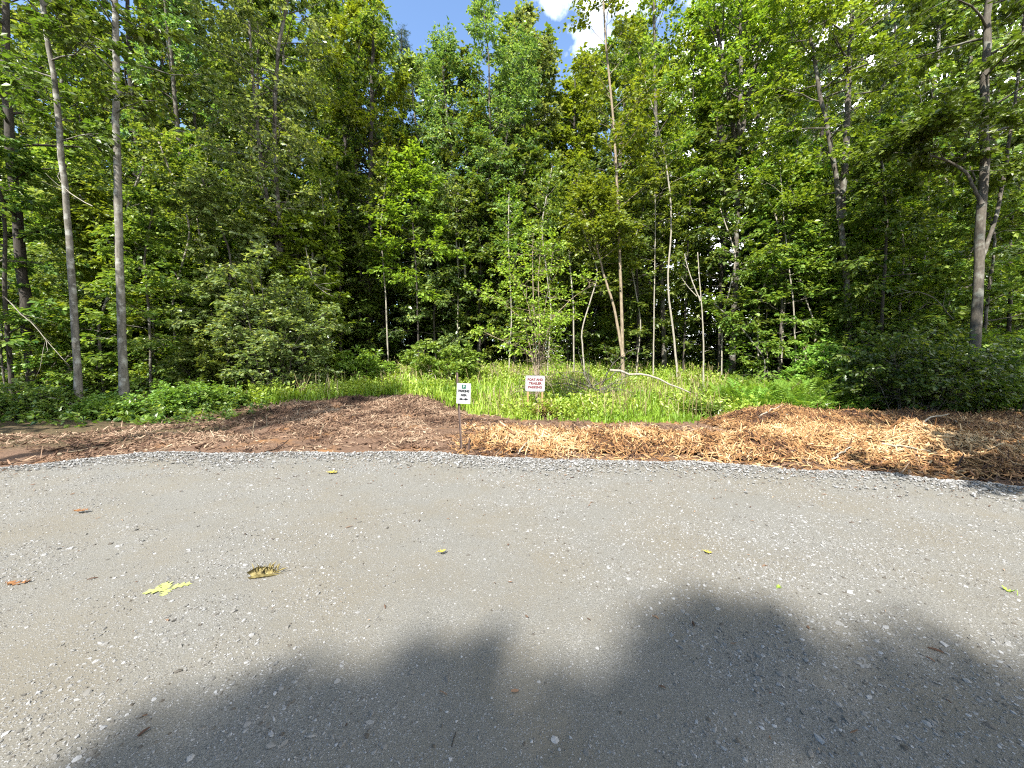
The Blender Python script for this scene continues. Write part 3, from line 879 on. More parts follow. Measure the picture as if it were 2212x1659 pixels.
hero('slim_tree', 'pale slim stem leaning right beside the fern bank', [(1690, 690), (1700, 560), (1716, 440), (1722, 330)], 19, .075, .025, BARK_PALE, L_MAPLE, 17, 12.5, cf=.45, nb=18, blen=(1.9, .9), nsub=6, ntwig=3, nleaf=9, leaf=0.166)
hero('slim_tree', 'pale slim stem leaning left behind the fern bank', [(1724, 775), (1714, 650), (1702, 560), (1690, 450)], 17.6, .06, .02, BARK_PALE, L_BRIGHT, 18, 10.5, cf=.5, nb=16, blen=(1.7, .8), nsub=6, ntwig=3, nleaf=9, leaf=0.166)
hero('forked_tree', 'pale mottled trunk splitting into two stems at the right of the ferns', [(1840, 760), (1832, 650), (1815, 470), (1806, 380), (1788, 270), (1765, 180), (1750, 60)], 16.8, .2, .06, BARK_MID, L_BRIGHT, 19, 20,
     extra=[([(1816, 475), (1826, 350), (1832, 200), (1838, 60)], 16.8, .13, .05, 20, {})], cf=.42, nb=34, blen=(2.8, 1.5), nsub=7, ntwig=4, nleaf=9, leaf=0.16, rise=.4)
hero('grey_tree', 'thick grey trunk with a dark scar standing behind the dark brush at right', [(2103, 830), (2112, 640), (2122, 400), (2126, 250), (2131, 130), (2136, 0)], 12.6, .22, .08, BARK_MID, L_OLIVE, 20, 21,
     extra=[([(2121, 440), (2088, 372), (2045, 345), (1985, 330), (1930, 330)], 12.5, .05, .018, None, {'cf': .35, 'nb': 14, 'blen': (1.6, .9)}), ([(2120, 560), (2150, 480), (2172, 360), (2198, 180)], 12.7, .055, .02, 15, {'nb': 18})], cf=.42, **EDGE)

# ---- shrubs
def bush(name, label, base, r, h, nst, bark, leafm, seed, cat='bush', group=None, leaf=.1, nb=9, nleaf=9, tint=(.55, .22), ry=None, nsub=4, ntwig=3, droop=.25, r0=.014, blen=None, crown_name='foliage', flat=.5):
    rg = np.random.default_rng(seed); base = np.asarray(base, float)
    paths = []
    for k in range(nst):
        a = k * 2.4 + rg.normal(0, .3); q = math.sqrt((k + .5) / nst)
        e = base + np.array([math.cos(a) * r * q, math.sin(a) * (ry or r) * q, h * (1 - .45 * q * q) * rg.uniform(.6, 1.25)])
        b = base + np.array([math.cos(a) * r * .35 * q, math.sin(a) * (ry or r) * .35 * q, 0])
        b[2] = float(hg(b[0], b[1])) - .05
        m = .5 * (b + e) + np.array([0, 0, h * .14])
        paths.append((np.array([b, m, e]), r0, .005, {}))
    bl = blen or (.42 * h, .28 * h)
    return plant(name, tuple(base), paths, bark, leafm, seed, label, cat, group, crown_name=crown_name, trunk_name='stems', cf=.12, nb=nb, blen=bl, nsub=nsub, ntwig=ntwig, nleaf=nleaf, leaf=leaf, tint=tint, sides=4, droop=droop, twig_l=(.1, .3), woodmin=.004, flat=flat)


def gpt(px, d):
    x = (px - CX) / FPX * d
    return (x, d, float(hg(x, d)))


bush('bright_bush', 'larger bright green bush at the back of the grass behind the parking sign', gpt(960, 18.6), 2.2, 1.75, 16, BARK_TAN, L_FERN, 201, leaf=.13, nb=9, nleaf=10)
bush('bright_bush', 'smaller bright green bush beside the vine thicket at the back of the grass', gpt(785, 18.4), 1.35, 1.5, 10, BARK_TAN, L_FERN, 202, leaf=.13, nb=8, nleaf=10)
bush('vine_thicket', 'big dense vine covered thicket left of the clearing with twisted dark stems', gpt(600, 15.2), 1.8, 5.0, 14, BARK_DARK, L_PALE, 203, 'thicket', leaf=.135, nb=12, nleaf=7, r0=.035, blen=(1.5, 1.0), nsub=5, ntwig=3, tint=(.45, .25))
bush('vine_thicket', 'lower vine thicket in the shade left of the big vine covered one', gpt(455, 15.2), 1.5, 3.0, 12, BARK_DARK, L_DARK, 204, 'thicket', leaf=.1, nb=12, nleaf=12, r0=.03, blen=(.9, .6), nsub=4, ntwig=4)
bush('dark_thicket', 'dark brushy dome of arching stems at the foot of the scarred grey trunk', gpt(1965, 12.2), 1.9, 2.3, 20, BARK_MID, L_DARK, 205, 'thicket', leaf=.12, nb=8, nleaf=7, r0=.018, blen=(1.6, 1.1), ntwig=3, droop=.5, tint=(.35, .2))
bush('leafy_bush', 'sunlit green bush between the fern bank and the dark brushy dome', gpt(1765, 16.3), 1.1, 2.2, 10, BARK_TAN, L_FERN, 206, leaf=.11, nb=9, nleaf=10)
bush('leafy_bush', 'low bush in the shade right of the scarred grey trunk', gpt(2180, 11.6), 1.2, 1.9, 10, BARK_MID, L_WEED, 207, leaf=.1, nb=9, nleaf=9)
_vb = [(345, 12.6, .75, .75, 'low leafy shrub right of the thicker grey trunk, tallest on the verge', L_WEED), (415, 12.9, .8, .9, 'leafy shrub under the lower vine thicket at the mulch edge', L_WEED),
       (480, 13.4, .8, .7, 'spreading low shrub where the verge meets the grass', L_WEED), (250, 12.0, .6, .5, 'low fernlike shrub in front of the thicker grey trunk', L_WEED), (215, 12.4, .5, .6, 'small shrub between the two grey trunks', L_WEED),
       (110, 12.2, .7, .8, 'dark low shrub left of the slimmer grey trunk', L_DARK), (30, 12.0, .8, 1.0, 'dark shrub at the left end of the verge', L_DARK)]
for i, (px, d, r, h, lab, lm) in enumerate(_vb):
    bush('low_shrub', lab, gpt(px, d), r, h, 9, BARK_MID, lm, 220 + i, 'shrub', leaf=.085, nb=7, nleaf=8, group='low shrubs along the verge')
bush('leafy_bush', 'small olive bush at the grass edge beside the brush heap', gpt(1520, 12.4), .55, .55, 8, BARK_TAN, L_OLIVE, 240, leaf=.07, nb=6, nleaf=7)

# ---- the multi-stemmed sapling behind the boat sign, with a skirt of dead twigs
d8 = 13.4
_s8 = [([(1160, 815), (1157, 740), (1152, 640), (1150, 560), (1152, 500)], .035), ([(1163, 815), (1168, 720), (1185, 620), (1195, 540)], .028), ([(1158, 815), (1150, 720), (1143, 660), (1122, 610), (1100, 590)], .026),
       ([(1162, 812), (1166, 700), (1162, 600), (1170, 510)], .03), ([(1157, 812), (1146, 760), (1100, 742), (1050, 720)], .022), ([(1158, 800), (1130, 690), (1080, 650), (1050, 640)], .02), ([(1164, 790), (1190, 690), (1240, 640), (1290, 610)], .022)]
paths = []
for k, (pp, r) in enumerate(_s8):
    P = np.array([at(x, y, d8 + .12 * math.sin(k * 2.1) * i) for i, (x, y) in enumerate(pp)])
    if k in (0, 1, 2, 3): P = np.vstack([[P[0, 0], P[0, 1], float(hg(P[0, 0], P[0, 1])) - .1], P])
    paths.append((P, r, .008, {'nb': 16 if k < 4 else 8}))
b8 = (paths[0][0][0, 0], d8, float(hg(paths[0][0][0, 0], d8)))
root8 = plant('sapling_clump', b8, paths, BARK_TAN, L_GRASS, 301, 'pale many stemmed sapling with sparse yellow green leaves behind the boat sign', 'sapling', cf=.3, nb=16, blen=(1.0, .7), nsub=4, ntwig=3, nleaf=8, leaf=.095, rise=.45, tint=(.45, .28), bare=.25)
W = MB(); rg = np.random.default_rng(302)
for k in range(90):
    p = np.array(b8) + np.array([rg.normal(.1, .25), rg.normal(0, .2), rg.uniform(.5, 2.3)])
    a = rg.uniform(0, 6.28); Q = bend_path(rg, p, [math.cos(a), math.sin(a), rg.normal(-.05, .3)], rg.uniform(.4, 1.3), 5, .2, -.04)
    W.tube(Q, np.linspace(.009, .003, 5), 4)
W.done('dead_twigs', BARK_TAN, root8, True, loc=b8)
# dead brush right of it
db = tag(empty('dead_brush', gpt(1285, 14.2)), 'grey tangle of dead branches between the pale sapling and the twin trunk', 'dead brush')
W, C = MB(), Crown(); rg = np.random.default_rng(303); c = np.array(gpt(1285, 14.2)); TP, TD = [], []
for k in range(26):
    a = rg.uniform(0, 6.28); e = rg.uniform(.15, 1.0)
    Q = bend_path(rg, c + np.array([rg.normal(0, .25), rg.normal(0, .2), rg.uniform(0, .9)]), [math.cos(a), .6 * math.sin(a), e], rg.uniform(1.0, 2.3), 7, .16, -.05)
    W.tube(Q, np.linspace(rg.uniform(.012, .028), .005, 7), 5)
    for m in range(4):
        j = rg.integers(2, 6); S = bend_path(rg, Q[j], unit(Q[j + (j < 6)] - Q[j - 1]) + rg.normal(0, .6, 3), rg.uniform(.3, .8), 4, .2)
        W.tube(S, np.linspace(.008, .003, 4), 3); TP.append(S[1]); TD.append(S[-1] - S[1])
W.done('branches', BARK_MID, db, True, loc=c)
C.add(leaves_on(rg, np.array(TP), np.array(TD), np.full(len(TP), .4), 5, .08, tint=(.45, .2)))
C.done('leaves', L_WEED, db, loc=c)

# dead branches hanging about the left trunks
def dead_branch(label, pts, d, r, seed, forks=3):
    stick('dead_branch', label, 'branch', [at(x, y, d + .1 * i) for i, (x, y) in enumerate(pts)], r * .62, BARK_MID if seed == 405 else BARK_PALE, None, forks + 2, seed)


dead_branch('pale dead branch slanting down across the dark trunk at far left', [(8, 640), (60, 690), (110, 745), (150, 790)], 13.5, .03, 401)
dead_branch('long pale dead branch arching to the ground at the foot of the slimmer grey trunk', [(80, 850), (130, 862), (180, 885), (225, 915)], 12.1, .028, 402)
dead_branch('curled bare branch with fingerlike twigs beside the slimmer grey trunk', [(200, 445), (165, 430), (130, 395), (115, 380), (140, 350)], 12.4, .022, 403, 5)
dead_branch('pale bent dead limb hanging in the leaves of the leaning tree', [(660, 535), (668, 575), (678, 620), (720, 640)], 16.8, .03, 404, 3)
dead_branch('bare arching stem over the dark brushy dome', [(2060, 690), (2020, 640), (1970, 625), (1925, 640)], 11.6, .022, 405, 3)

# ================================================================== THE WOOD BEHIND
def generic(name, label, seed, H, r0, bark, leafm, group, **kw):
    rg = np.random.default_rng(seed)
    P = np.array([[0, 0, -.3], [rg.normal(0, .15), rg.normal(0, .15), H * .35], [rg.normal(0, .4), rg.normal(0, .4), H * .7], [rg.normal(0, .6), rg.normal(0, .6), H]])
    return plant(name, (0, 0, 0), [(P, r0, .03, {})], bark, leafm, seed, label, 'tree', group, **kw)


G1 = 'tall trees deep in the wood'
BIG = dict(nb=46, blen=(3.4, 1.5), nsub=7, ntwig=4, nleaf=11, leaf=.225, flat=.6)
tall = [generic('woodland_tree', 'x', 501, 22, .2, BARK_DARK, L_MAPLE, G1, cf=.16, **BIG), generic('woodland_tree', 'x', 502, 23, .22, BARK_MID, L_BLUE, G1, cf=.18, narrow=.25, droop=.4, **BIG),
        generic('woodland_tree', 'x', 503, 21, .25, BARK_DARK, L_DARK, G1, cf=.12, **BIG), generic('woodland_tree', 'x', 504, 22, .18, BARK_GREY, L_MAPLE, G1, cf=.25, **BIG),
        generic('woodland_tree', 'x', 505, 23, .2, BARK_MID, L_PALE, G1, cf=.2, **BIG), generic('woodland_tree', 'x', 506, 22, .2, BARK_DARK, L_BRIGHT, G1, cf=.16, **BIG)]
con = generic('hemlock_tree', 'x', 507, 22, .22, BARK_DARK, L_CONIFER, 'dark evergreens in the wood', cf=.12, nb=80, blen=(3.2, .4), rise=-.05, nsub=9, ntwig=4, nleaf=16, leaf=.10, narrow=.12, flat=.3, droop=.3)
G2 = 'slender trees of the lower storey'
MIDK = dict(nb=30, blen=(2.5, .9), nsub=8, ntwig=4, nleaf=9, leaf=.19, rise=.25, flat=.4)
midt = [generic('understory_tree', 'x', 511, 10, .07, BARK_MID, L_MAPLE, G2, cf=.12, **MIDK), generic('understory_tree', 'x', 512, 8.5, .06, BARK_GREY, L_BRIGHT, G2, cf=.12, **MIDK),
        generic('understory_tree', 'x', 513, 11, .08, BARK_DARK, L_DARK, G2, cf=.12, **MIDK), generic('understory_tree', 'x', 514, 9, .06, BARK_MID, L_PALE, G2, cf=.12, **MIDK)]
G3 = 'leafy saplings on the forest floor'
SAPK = dict(nb=16, blen=(1.3, .4), nsub=5, ntwig=3, nleaf=9, leaf=.155, rise=.2, flat=.35)
sap = [generic('sapling', 'x', 521, 3.6, .03, BARK_MID, L_DARK, G3, cf=.1, **SAPK), generic('sapling', 'x', 522, 4.4, .03, BARK_MID, L_WEED, G3, cf=.1, **SAPK), generic('sapling', 'x', 523, 2.8, .025, BARK_MID, L_MAPLE, G3, cf=.06, **SAPK)]
USED = set()


def put(lst, i, x, y, label, s):
    src = lst[i % len(lst)]
    loc = (x, y, float(hg(x, y)))
    rz = random.Random(int(x * 991 + y * 77)).uniform(0, 6.28)
    if src.name not in USED:
        USED.add(src.name); src.location = loc; src.rotation_euler = (0, 0, rz); src.scale = (s[0], s[0], s[1]); src['label'] = label
    else:
        dup(src, loc, rz, s, label)


def region(px):
    return 'behind the grey trunks at left' if px < 640 else ('behind the clearing and the signs' if px < 1500 else 'behind the fern bank and the right hand trunks')


rg = np.random.default_rng(600)
for row, (yy, step) in enumerate([(25.5, 3.3), (29, 3.6), (33, 4.0), (37.5, 4.6), (43, 5.2)]):
    half = yy * 1.42
    for x in np.arange(-half, half, step):
        X, Yy = x + rg.normal(0, .8), yy + rg.normal(0, 1.0)
        px = X / Yy * FPX + CX
        if 730 < px < 830 and Yy < 28: continue
        s = rg.uniform(.9, 1.15)
        sv = s * 1.18
        if 835 < px < 1300: sv = s * (1.75 + rg.uniform(600, 690) / 832 * Yy - float(hg(X, Yy))) / 22.5 if Yy < 31 else .92
        if px > 1300 and row > 2 and rg.random() < .5: continue
        if 1230 < px < 1500: sv = s * (1.75 + rg.uniform(560, 650) / 832 * Yy - float(hg(X, Yy))) / 22.5 if Yy < 34 else .9
        elif 1500 <= px < 1700: sv = s * 1.05
        if rg.random() < .07 and not (835 < px < 1300):
            put([con], 0, X, Yy, 'dark evergreen ' + region(px), (s * .9, sv * .95))
        else:
            put(tall, int(rg.integers(0, 6)), X, Yy, 'tall leafy tree deep in the wood ' + region(px), (s, sv))
# the far side of the wood: one mass of leaves
n = 26000
rf = np.random.default_rng(610)
X = rf.uniform(-95, 95, n); Yf = rf.uniform(46, 62, n); pxf = X / Yf * FPX + CX
Hf = np.where(pxf > 1330, 9.0, 15.0) * rf.random(n) ** 1.3
okf = rf.random(n) < np.where(pxf > 1330, np.clip(.75 + .8 * noise(X, Hf * 2.5, .25) - .05 * Hf, 0, 1), 1)
X, Yf, Hf = X[okf], Yf[okf], Hf[okf]; n = len(X)
D = np.stack([rf.normal(0, 1, n), rf.normal(0, 1, n), rf.normal(0, .3, n)], -1)
C = Crown(); C.add(leaves_on(rf, np.stack([X, Yf, hg(X, Yf) + Hf], -1), D, rf.uniform(.6, 1.4, n), 12, .34, flat=.6, tint=(.4, .25)))
tag(C.done('far_woods', L_DARK, None), 'far side of the wood closing the gaps between the trunks', 'woods', kind='stuff')
# a spruce top poking over the yellow maple
put([con], 0, -10.2, 33, 'evergreen top poking up behind the yellow green maple', (1.05, 1.28))
# middle storey
for k in range(105):
    Yy = rg.uniform(18.5, 33); X = rg.uniform(-1.38, 1.38) * Yy; px = X / Yy * FPX + CX
    if 740 < px < 1330 and Yy < 22: continue
    if 1380 < px < 1700 and rg.random() < .35: continue
    s = rg.uniform(.8, 1.25)
    put(midt, int(rg.integers(0, 4)), X, Yy, 'slender layered understory tree ' + region(px), (s, s))
for x, y, k, s in [(-14.6, 15.5, 0, .8), (-17.5, 16.5, 1, 1), (-12.4, 17, 3, .95), (-10.2, 18.5, 1, 1.0), (-19.5, 15, 2, 1), (14.8, 15.5, 2, .9), (17.8, 14.5, 0, .9), (16.5, 18, 1, 1.05), (20.5, 16, 2, 1), (12.8, 18.5, 0, 1)]:
    put(midt, k, x, y, 'slender layered understory tree near the forest edge ' + ('by the grey trunks' if x < 0 else 'by the scarred trunk'), (s, s))
for k in range(190):
    Yy = rg.uniform(14, 38); X = rg.uniform(-1.4, 1.4) * Yy; px = X / Yy * FPX + CX
    if float(clearing(X, Yy)) > .1 and Yy < 23.5: continue
    if px > 1500 and Yy < 15 and X < 13: continue
    s = rg.uniform(.7, 1.25)
    put(sap, int(rg.integers(0, 3)), X, Yy, 'leafy sapling in the dim undergrowth ' + region(px), (s, s))

# thin pale stems standing in front of the dark wood
ps = generic('pale_stem_tree', 'thin pale stem with a few leaves near its top, standing before the dark wood', 531, 9.5, .042, BARK_PALE, L_MAPLE, 'thin pale stems before the dark wood', cf=.55, nb=14, blen=(1.5, .5), nsub=5, ntwig=3, nleaf=9, leaf=.15, rise=.5)
for k, (px, d, s, sv) in enumerate([(1267, 17.8, .9, .8), (1240, 19.5, 1, 1.1), (1372, 19, .8, .9), (1640, 18.6, 1, 1.1), (1660, 20, .8, 1), (1748, 18, .9, .8), (1925, 17, 1.1, .9), (2050, 17.5, 1, 1), (395, 17, 1, 1.1), (462, 18.5, .9, 1.2), (1098, 20, .9, 1), (1890, 18.5, .8, 1.2), (708, 18.6, .9, 1), (330, 18, 1.1, 1.2), (1560, 18.4, .8, .9), (1985, 19, .9, 1.1), (840, 20.5, 1, 1.2), (1180, 18.5, .8, 1.1)]):
    x, y, z = gpt(px, d); s0 = (s, sv)
    if k == 0: ps.location = (x, y, z); ps.scale = (s, s, sv)
    else: dup(ps, (x, y, z), k * 1.7, s0)

# trees outside the picture whose crowns shade it
for nm, x, y, k, s, lab in [('a', -9.4, -18.0, 3, (1.1, 1.0), 'tall shade tree standing behind the viewer'), ('b', -9.3, -22.1, 0, (1.2, 1.2), 'very tall leafy shade tree behind the viewer'),
                            ('g', -7.0, -17.8, 2, (1.15, 1.0), 'dark shade tree well behind the viewer'), ('h', -7.4, -21.7, 1, (1.25, 1.16), 'very tall bluish shade tree behind the viewer'),
                            ('j', -6.3, -18.5, 5, (1.25, 1.0), 'bright leaved shade tree behind the viewer'), ('k', -7.9, -22.1, 2, (1.3, 1.22), 'very tall dark shade tree far behind the viewer'),
                            ('l', -8.6, -19.9, 0, (1.3, 1.05), 'broad shade tree far behind the viewer'),
                            ('d', -19.5, 1.5, 0, (1.0, .8), 'shade tree beside the gravel lot on the left'),
                            ('i', 6.0, -1.9, 2, (1.0, .95), 'dark shade tree beside the viewer on the right'), ('n', 7.9, .4, 3, (1.0, .95), 'grey barked shade tree beside the lot on the right'), ('c', 10.5, -1.5, 0, (1.0, .95), 'shade tree beside the gravel lot on the right')]:
    put(tall, k, x, y, lab, s)


P = np.array([[-13.4, -.8, 0], [-13.3, -.7, 6], [-13.3, -.6, 12], [-13.2, -.5, 19.0]]); P[0, 2] = float(hg(-13.4, -.8)) - .2
plant('shade_tree', (-13.4, -.8, float(hg(-13.4, -.8))), [(P, .2, .05, {})], BARK_MID, L_MAPLE, 702, 'shade tree with a high crown left of the viewer', 'tree', cf=.72, nb=24, blen=(2.0, 1.0), nsub=6, ntwig=4, nleaf=10, leaf=.17, rise=.3)

# ================================================================== SIGNS
WHITE = plainmat('white_sign_paint', (.235, .238, .242), (.265, .266, .27), .4, 3)
RED = plainmat('red_letter_paint', (.085, .006, .007), (.11, .01, .011), .5, 9)
BLACK = plainmat('black_letter_paint', (.006, .007, .008), (.012, .013, .014), .5, 9)
GREEN = plainmat('green_symbol_paint', (.006, .055, .03), (.009, .07, .04), .5, 9)
GREYL = plainmat('grey_border_paint', (.13, .13, .16), (.16, .16, .19), .5, 9)
STEEL = plainmat('rusty_post_steel', (.05, .038, .033), (.13, .09, .075), .75, 30, (1, 1, .3), .3)
POST = plainmat('brown_post_wood', (.17, .10, .045), (.33, .20, .10), .85, 18, (1, 1, .2), .4)
METAL = plainmat('bolt_metal', (.3, .3, .3), (.45, .45, .45), .4, 20)


def rrect(w, h, r, n=6):
    pts = []
    for cx, cy, a0 in ((w / 2 - r, h / 2 - r, 0), (-w / 2 + r, h / 2 - r, 90), (-w / 2 + r, -h / 2 + r, 180), (w / 2 - r, -h / 2 + r, 270)):
        for k in range(n + 1):
            a = R(a0 + 90 * k / n); pts.append((cx + r * math.cos(a), cy + r * math.sin(a)))
    return np.array(pts)


def slab(name, outline, y0, y1, mat, parent, hole=None):
    """outline in (x,z), front at y0, back at y1"""
    n = len(outline); V = []
    for y in (y0, y1):
        V += [[p[0], y, p[1]] for p in outline]
    F4 = [[k, (k + 1) % n, n + (k + 1) % n, n + k] for k in range(n)]
    if hole is None:
        V += [[0, y0, 0], [0, y1, 0]]
        c = outline.mean(0); V[-2] = [c[0], y0, c[1]]; V[-1] = [c[0], y1, c[1]]
        F3 = [[(k + 1) % n, k, 2 * n] for k in range(n)] + [[n + k, n + (k + 1) % n, 2 * n + 1] for k in range(n)]
        return build(name, np.array(V, float), [np.array(F4), np.array(F3)], mat, parent)
    for y in (y0, y1):
        V += [[p[0], y, p[1]] for p in hole]
    F4 += [[2 * n + k, 3 * n + k, 3 * n + (k + 1) % n, 2 * n + (k + 1) % n] for k in range(n)]
    F4 += [[k, 2 * n + k, 2 * n + (k + 1) % n, (k + 1) % n] for k in range(n)]
    F4 += [[n + k, n + (k + 1) % n, 3 * n + (k + 1) % n, 3 * n + k] for k in range(n)]
    return build(name, np.array(V, float), np.array(F4), mat, parent)


def text(name, s, size, x, z, y, mat, parent, width=None, bold=.0, sx=1):
    cu = bpy.data.curves.new(name, 'FONT'); cu.body = s; cu.size = size; cu.align_x = 'CENTER'; cu.align_y = 'CENTER'
    cu.extrude = .0012; cu.offset = bold
    t = bpy.data.objects.new('tmp', cu); COL.objects.link(t)
    me = bpy.data.meshes.new_from_object(t)
    bpy.data.objects.remove(t)
    me.name = name; me.materials.clear(); me.materials.append(mat)
    co = np.empty(len(me.vertices) * 3); me.vertices.foreach_get('co', co); co = co.reshape(-1, 3)
    w = np.ptp(co[:, 0]); k = (width / w) if width else sx
    q = np.stack([co[:, 0] * k + x, y - co[:, 2], co[:, 1] + z], -1)
    me.vertices.foreach_set('co', q.ravel()); me.update()
    o = bpy.data.objects.new(name, me); COL.objects.link(o); o.parent = parent
    return o


# parking sign on a leaning steel post
dp = 7.85
pb = at(997, 968, dp); pb[2] = float(hg(pb[0], pb[1]))
top = at(987, 805, dp - .02)
root = tag(empty('parking_area_sign', pb), 'small white parking area sign on a thin leaning rusty post', 'sign')
W = MB(); ax = top - pb; Lp = np.linalg.norm(ax); ez = ax / Lp; ex = unit(np.cross([0, 1.0, 0], ez)); ey = np.cross(ez, ex)
rot = np.stack([ex, ey, ez], 1)
for dx, dy, wx, wy in ((0, .008, .034, .006), (-.018, -.003, .005, .022), (.018, -.003, .005, .022)):
    W.box(rot @ np.array([dx, dy, 0]) + ax * .5 - ez * .1, (wx, wy, Lp + .2), rot)
W.done('post', STEEL, root, False)
panel = empty('sign_panel_mount', (0, 0, 0)); bpy.data.objects.remove(panel)
sc_ = at(1001.5, 850, dp - .05) - pb
pw, ph = .287, .417
pn = slab('panel', rrect(pw, ph, .012), 0, .004, WHITE, root); pn.location = sc_; pn.rotation_euler = (R(-2), R(2.2), R(-3))
sq = slab('parking_symbol', rrect(.082, .082, .008) + np.array([0, .137]), -.0025, -.0005, GREEN, pn)
text('letter', 'P', .07, .001, .137, -.0036, WHITE, pn, bold=.0015)
text('lettering', 'PARKING', .066, .002, .048, -.002, BLACK, pn, width=.225, bold=.0042)
text('lettering', 'AREA', .066, .002, -.034, -.002, BLACK, pn, width=.13, bold=.0042)
ar = np.array([[-.098, -.116], [-.05, -.091], [-.05, -.1095], [.05, -.1095], [.05, -.091], [.098, -.116], [.05, -.141], [.05, -.1225], [-.05, -.1225], [-.05, -.141]])
slab('arrow', ar, -.0025, -.0005, BLACK, pn)
for z in (.19, -.19):
    W = MB(); W.tube([[-.035, .0, z], [-.035, -.004, z]], .006, 8); W.done('bolt', METAL, pn, False)

# boat sign on two wooden posts
db_ = 12.35
bp = np.array(gpt(1156, db_))
root = tag(empty('boat_trailer_sign', bp), 'white boat and trailer parking sign with red words on two brown posts', 'sign')
bc = at(1156, 828.5, db_) - bp
bw, bhh = .622, .505
pn = slab('panel', rrect(bw, bhh, .05), 0, .005, WHITE, root); pn.location = bc; pn.rotation_euler = (0, R(.8), 0)
slab('border', rrect(bw - .055, bhh - .055, .04), -.0022, -.0004, GREYL, pn, rrect(bw - .075, bhh - .075, .032))
text('lettering', 'BOAT AND', .105, 0, .122, -.002, RED, pn, width=.49, bold=.0045)
text('lettering', 'TRAILER', .105, 0, .0, -.002, RED, pn, width=.42, bold=.0045)
text('lettering', 'PARKING', .105, 0, -.122, -.002, RED, pn, width=.44, bold=.0045)
for sx in (-1, 1):
    W = MB(); x = sx * .235
    zb = float(hg(bp[0] + x, db_)) - bp[2] - .15
    W.box((x, .03, (zb + bc[2] + .2) / 2), (.055, .04, bc[2] + .2 - zb)); W.done('post', POST, root, False)
    for z in (.19, -.19):
        W = MB(); W.tube([[x, .0, z], [x, -.005, z]], .008, 8); W.done('bolt', METAL, pn, False)
bush('dry_weeds', 'tuft of dry brown weeds around the right post of the boat sign', gpt(1178, 12.25), .35, .4, 9, BARK_TAN, leafmat('dry_leaf', (.10, .06, .025), (.19, .12, .05), (.28, .2, .09), .2), 260, 'weeds', leaf=.06, nb=5, nleaf=5)

# ================================================================== LEAVES ON THE LOT
DRY = plainmat('dry_leaf_orange', (.10, .04, .015), (.22, .11, .042), .7, 40, bump=.2)
GRN = plainmat('fresh_oak_leaf', (.20, .225, .065), (.28, .30, .11), .6, 40, bump=.1)
YEL = plainmat('yellow_fallen_leaf', (.22, .18, .027), (.30, .25, .05), .6, 40)
CURL = plainmat('curled_leaf', (.05, .035, .01), (.23, .19, .075), .65, 30, bump=.3)
LEAFG = plainmat('green_fallen_leaf', (.13, .22, .02), (.22, .33, .04), .6, 40)


def oak_outline(L, lobes=4, seed=0, deep=.62):
    rg = np.random.default_rng(seed); pr = [(0, .02)]
    for k in range(lobes):
        f0 = (k + .25) / (lobes + .6); f1 = (k + .8) / (lobes + .6); w = .42 * math.sin(math.pi * (.2 + .65 * (k + .5) / lobes)) * rg.uniform(.85, 1.2)
        pr += [(f0, w * (1 - deep)), (f0 + .10, w * .8), (f1 + .02, w * 1.05), (f1, w * .75), (f1 + .05, w * .85), (f1 + .03, w * (1 - deep))]
    pr += [(.97, .05), (1.0, .0)]
    return np.array(pr) * L


def fallen_leaf(name, label, px, py, L, az, mat, seed, lobes=4, curl=.12, lift=.012, deep=.62, fold=.25, sx=1.0):
    g = ground(px, py); pr = oak_outline(L, lobes, seed, deep)
    u, w = pr[:, 0], pr[:, 1] * sx
    rg = np.random.default_rng(seed + 5)
    m = len(u); V = []
    zc = lift + curl * L * ((u / L - .5) ** 2) * 2
    for q in (0, -1, 1):
        V.append(np.stack([u - L / 2, q * w, zc + abs(q) * fold * w + (rg.normal(0, .05 * L, m) * abs(q) * .3)], -1))
    V = np.concatenate(V); V2 = V.copy(); V2[:, 2] -= .0012
    k = np.arange(m - 1)
    F = np.concatenate([np.stack([k, k + 1, m + k + 1, m + k], -1), np.stack([k + 1, k, 2 * m + k, 2 * m + k + 1], -1)])
    n = len(V)
    allV = [V, V2]; allF = [F[:, ::-1], F + n]
    # stalk
    b = MB(); b.tube([[-L / 2, 0, zc[0]], [-L * .62, .01, zc[0] + .004], [-L * .74, .02, lift * .6]], [.0022, .0018, .0015], 5)
    sv = np.concatenate(b.V); allV.append(sv); f4 = np.concatenate(b.F4) + 2 * n
    V = np.concatenate(allV); c, s = math.cos(az), math.sin(az)
    V = np.stack([V[:, 0] * c - V[:, 1] * s, V[:, 0] * s + V[:, 1] * c, V[:, 2]], -1)
    o = build(name, V, np.concatenate(allF + [f4]), mat, None, None, False)
    o.location = g + np.array([0, 0, .004])
    return tag(o, label, 'leaf')


# the green lobed leaf: four pointed lobes spreading from one stalk
g = ground(366, 1274); root = tag(empty('lobed_leaf', g), 'pale green leaf of deep pointed lobes lying flat on the gravel', 'leaf')
for k, (az, L) in enumerate([(R(205), .15), (R(150), .125), (R(28), .135), (R(292), .105)]):
    pr = oak_outline(L, 3, 90 + k, .55); u, w = pr[:, 0], pr[:, 1] * .85; m = len(u)
    V = np.concatenate([np.stack([u + .012, q * w, .012 + .10 * u * (1 - u / L) + abs(q) * w * .12], -1) for q in (0, -1, 1)])
    kk = np.arange(m - 1)
    F = np.concatenate([np.stack([kk, kk + 1, m + kk + 1, m + kk], -1), np.stack([kk + 1, kk, 2 * m + kk, 2 * m + kk + 1], -1)])
    V2 = V - np.array([0, 0, .0012]); V = np.concatenate([V, V2]); F = np.concatenate([F[:, ::-1], F + 3 * m])
    c, s = math.cos(az), math.sin(az)
    build('lobe', np.stack([V[:, 0] * c - V[:, 1] * s, V[:, 0] * s + V[:, 1] * c, V[:, 2]], -1), F, GRN, root)
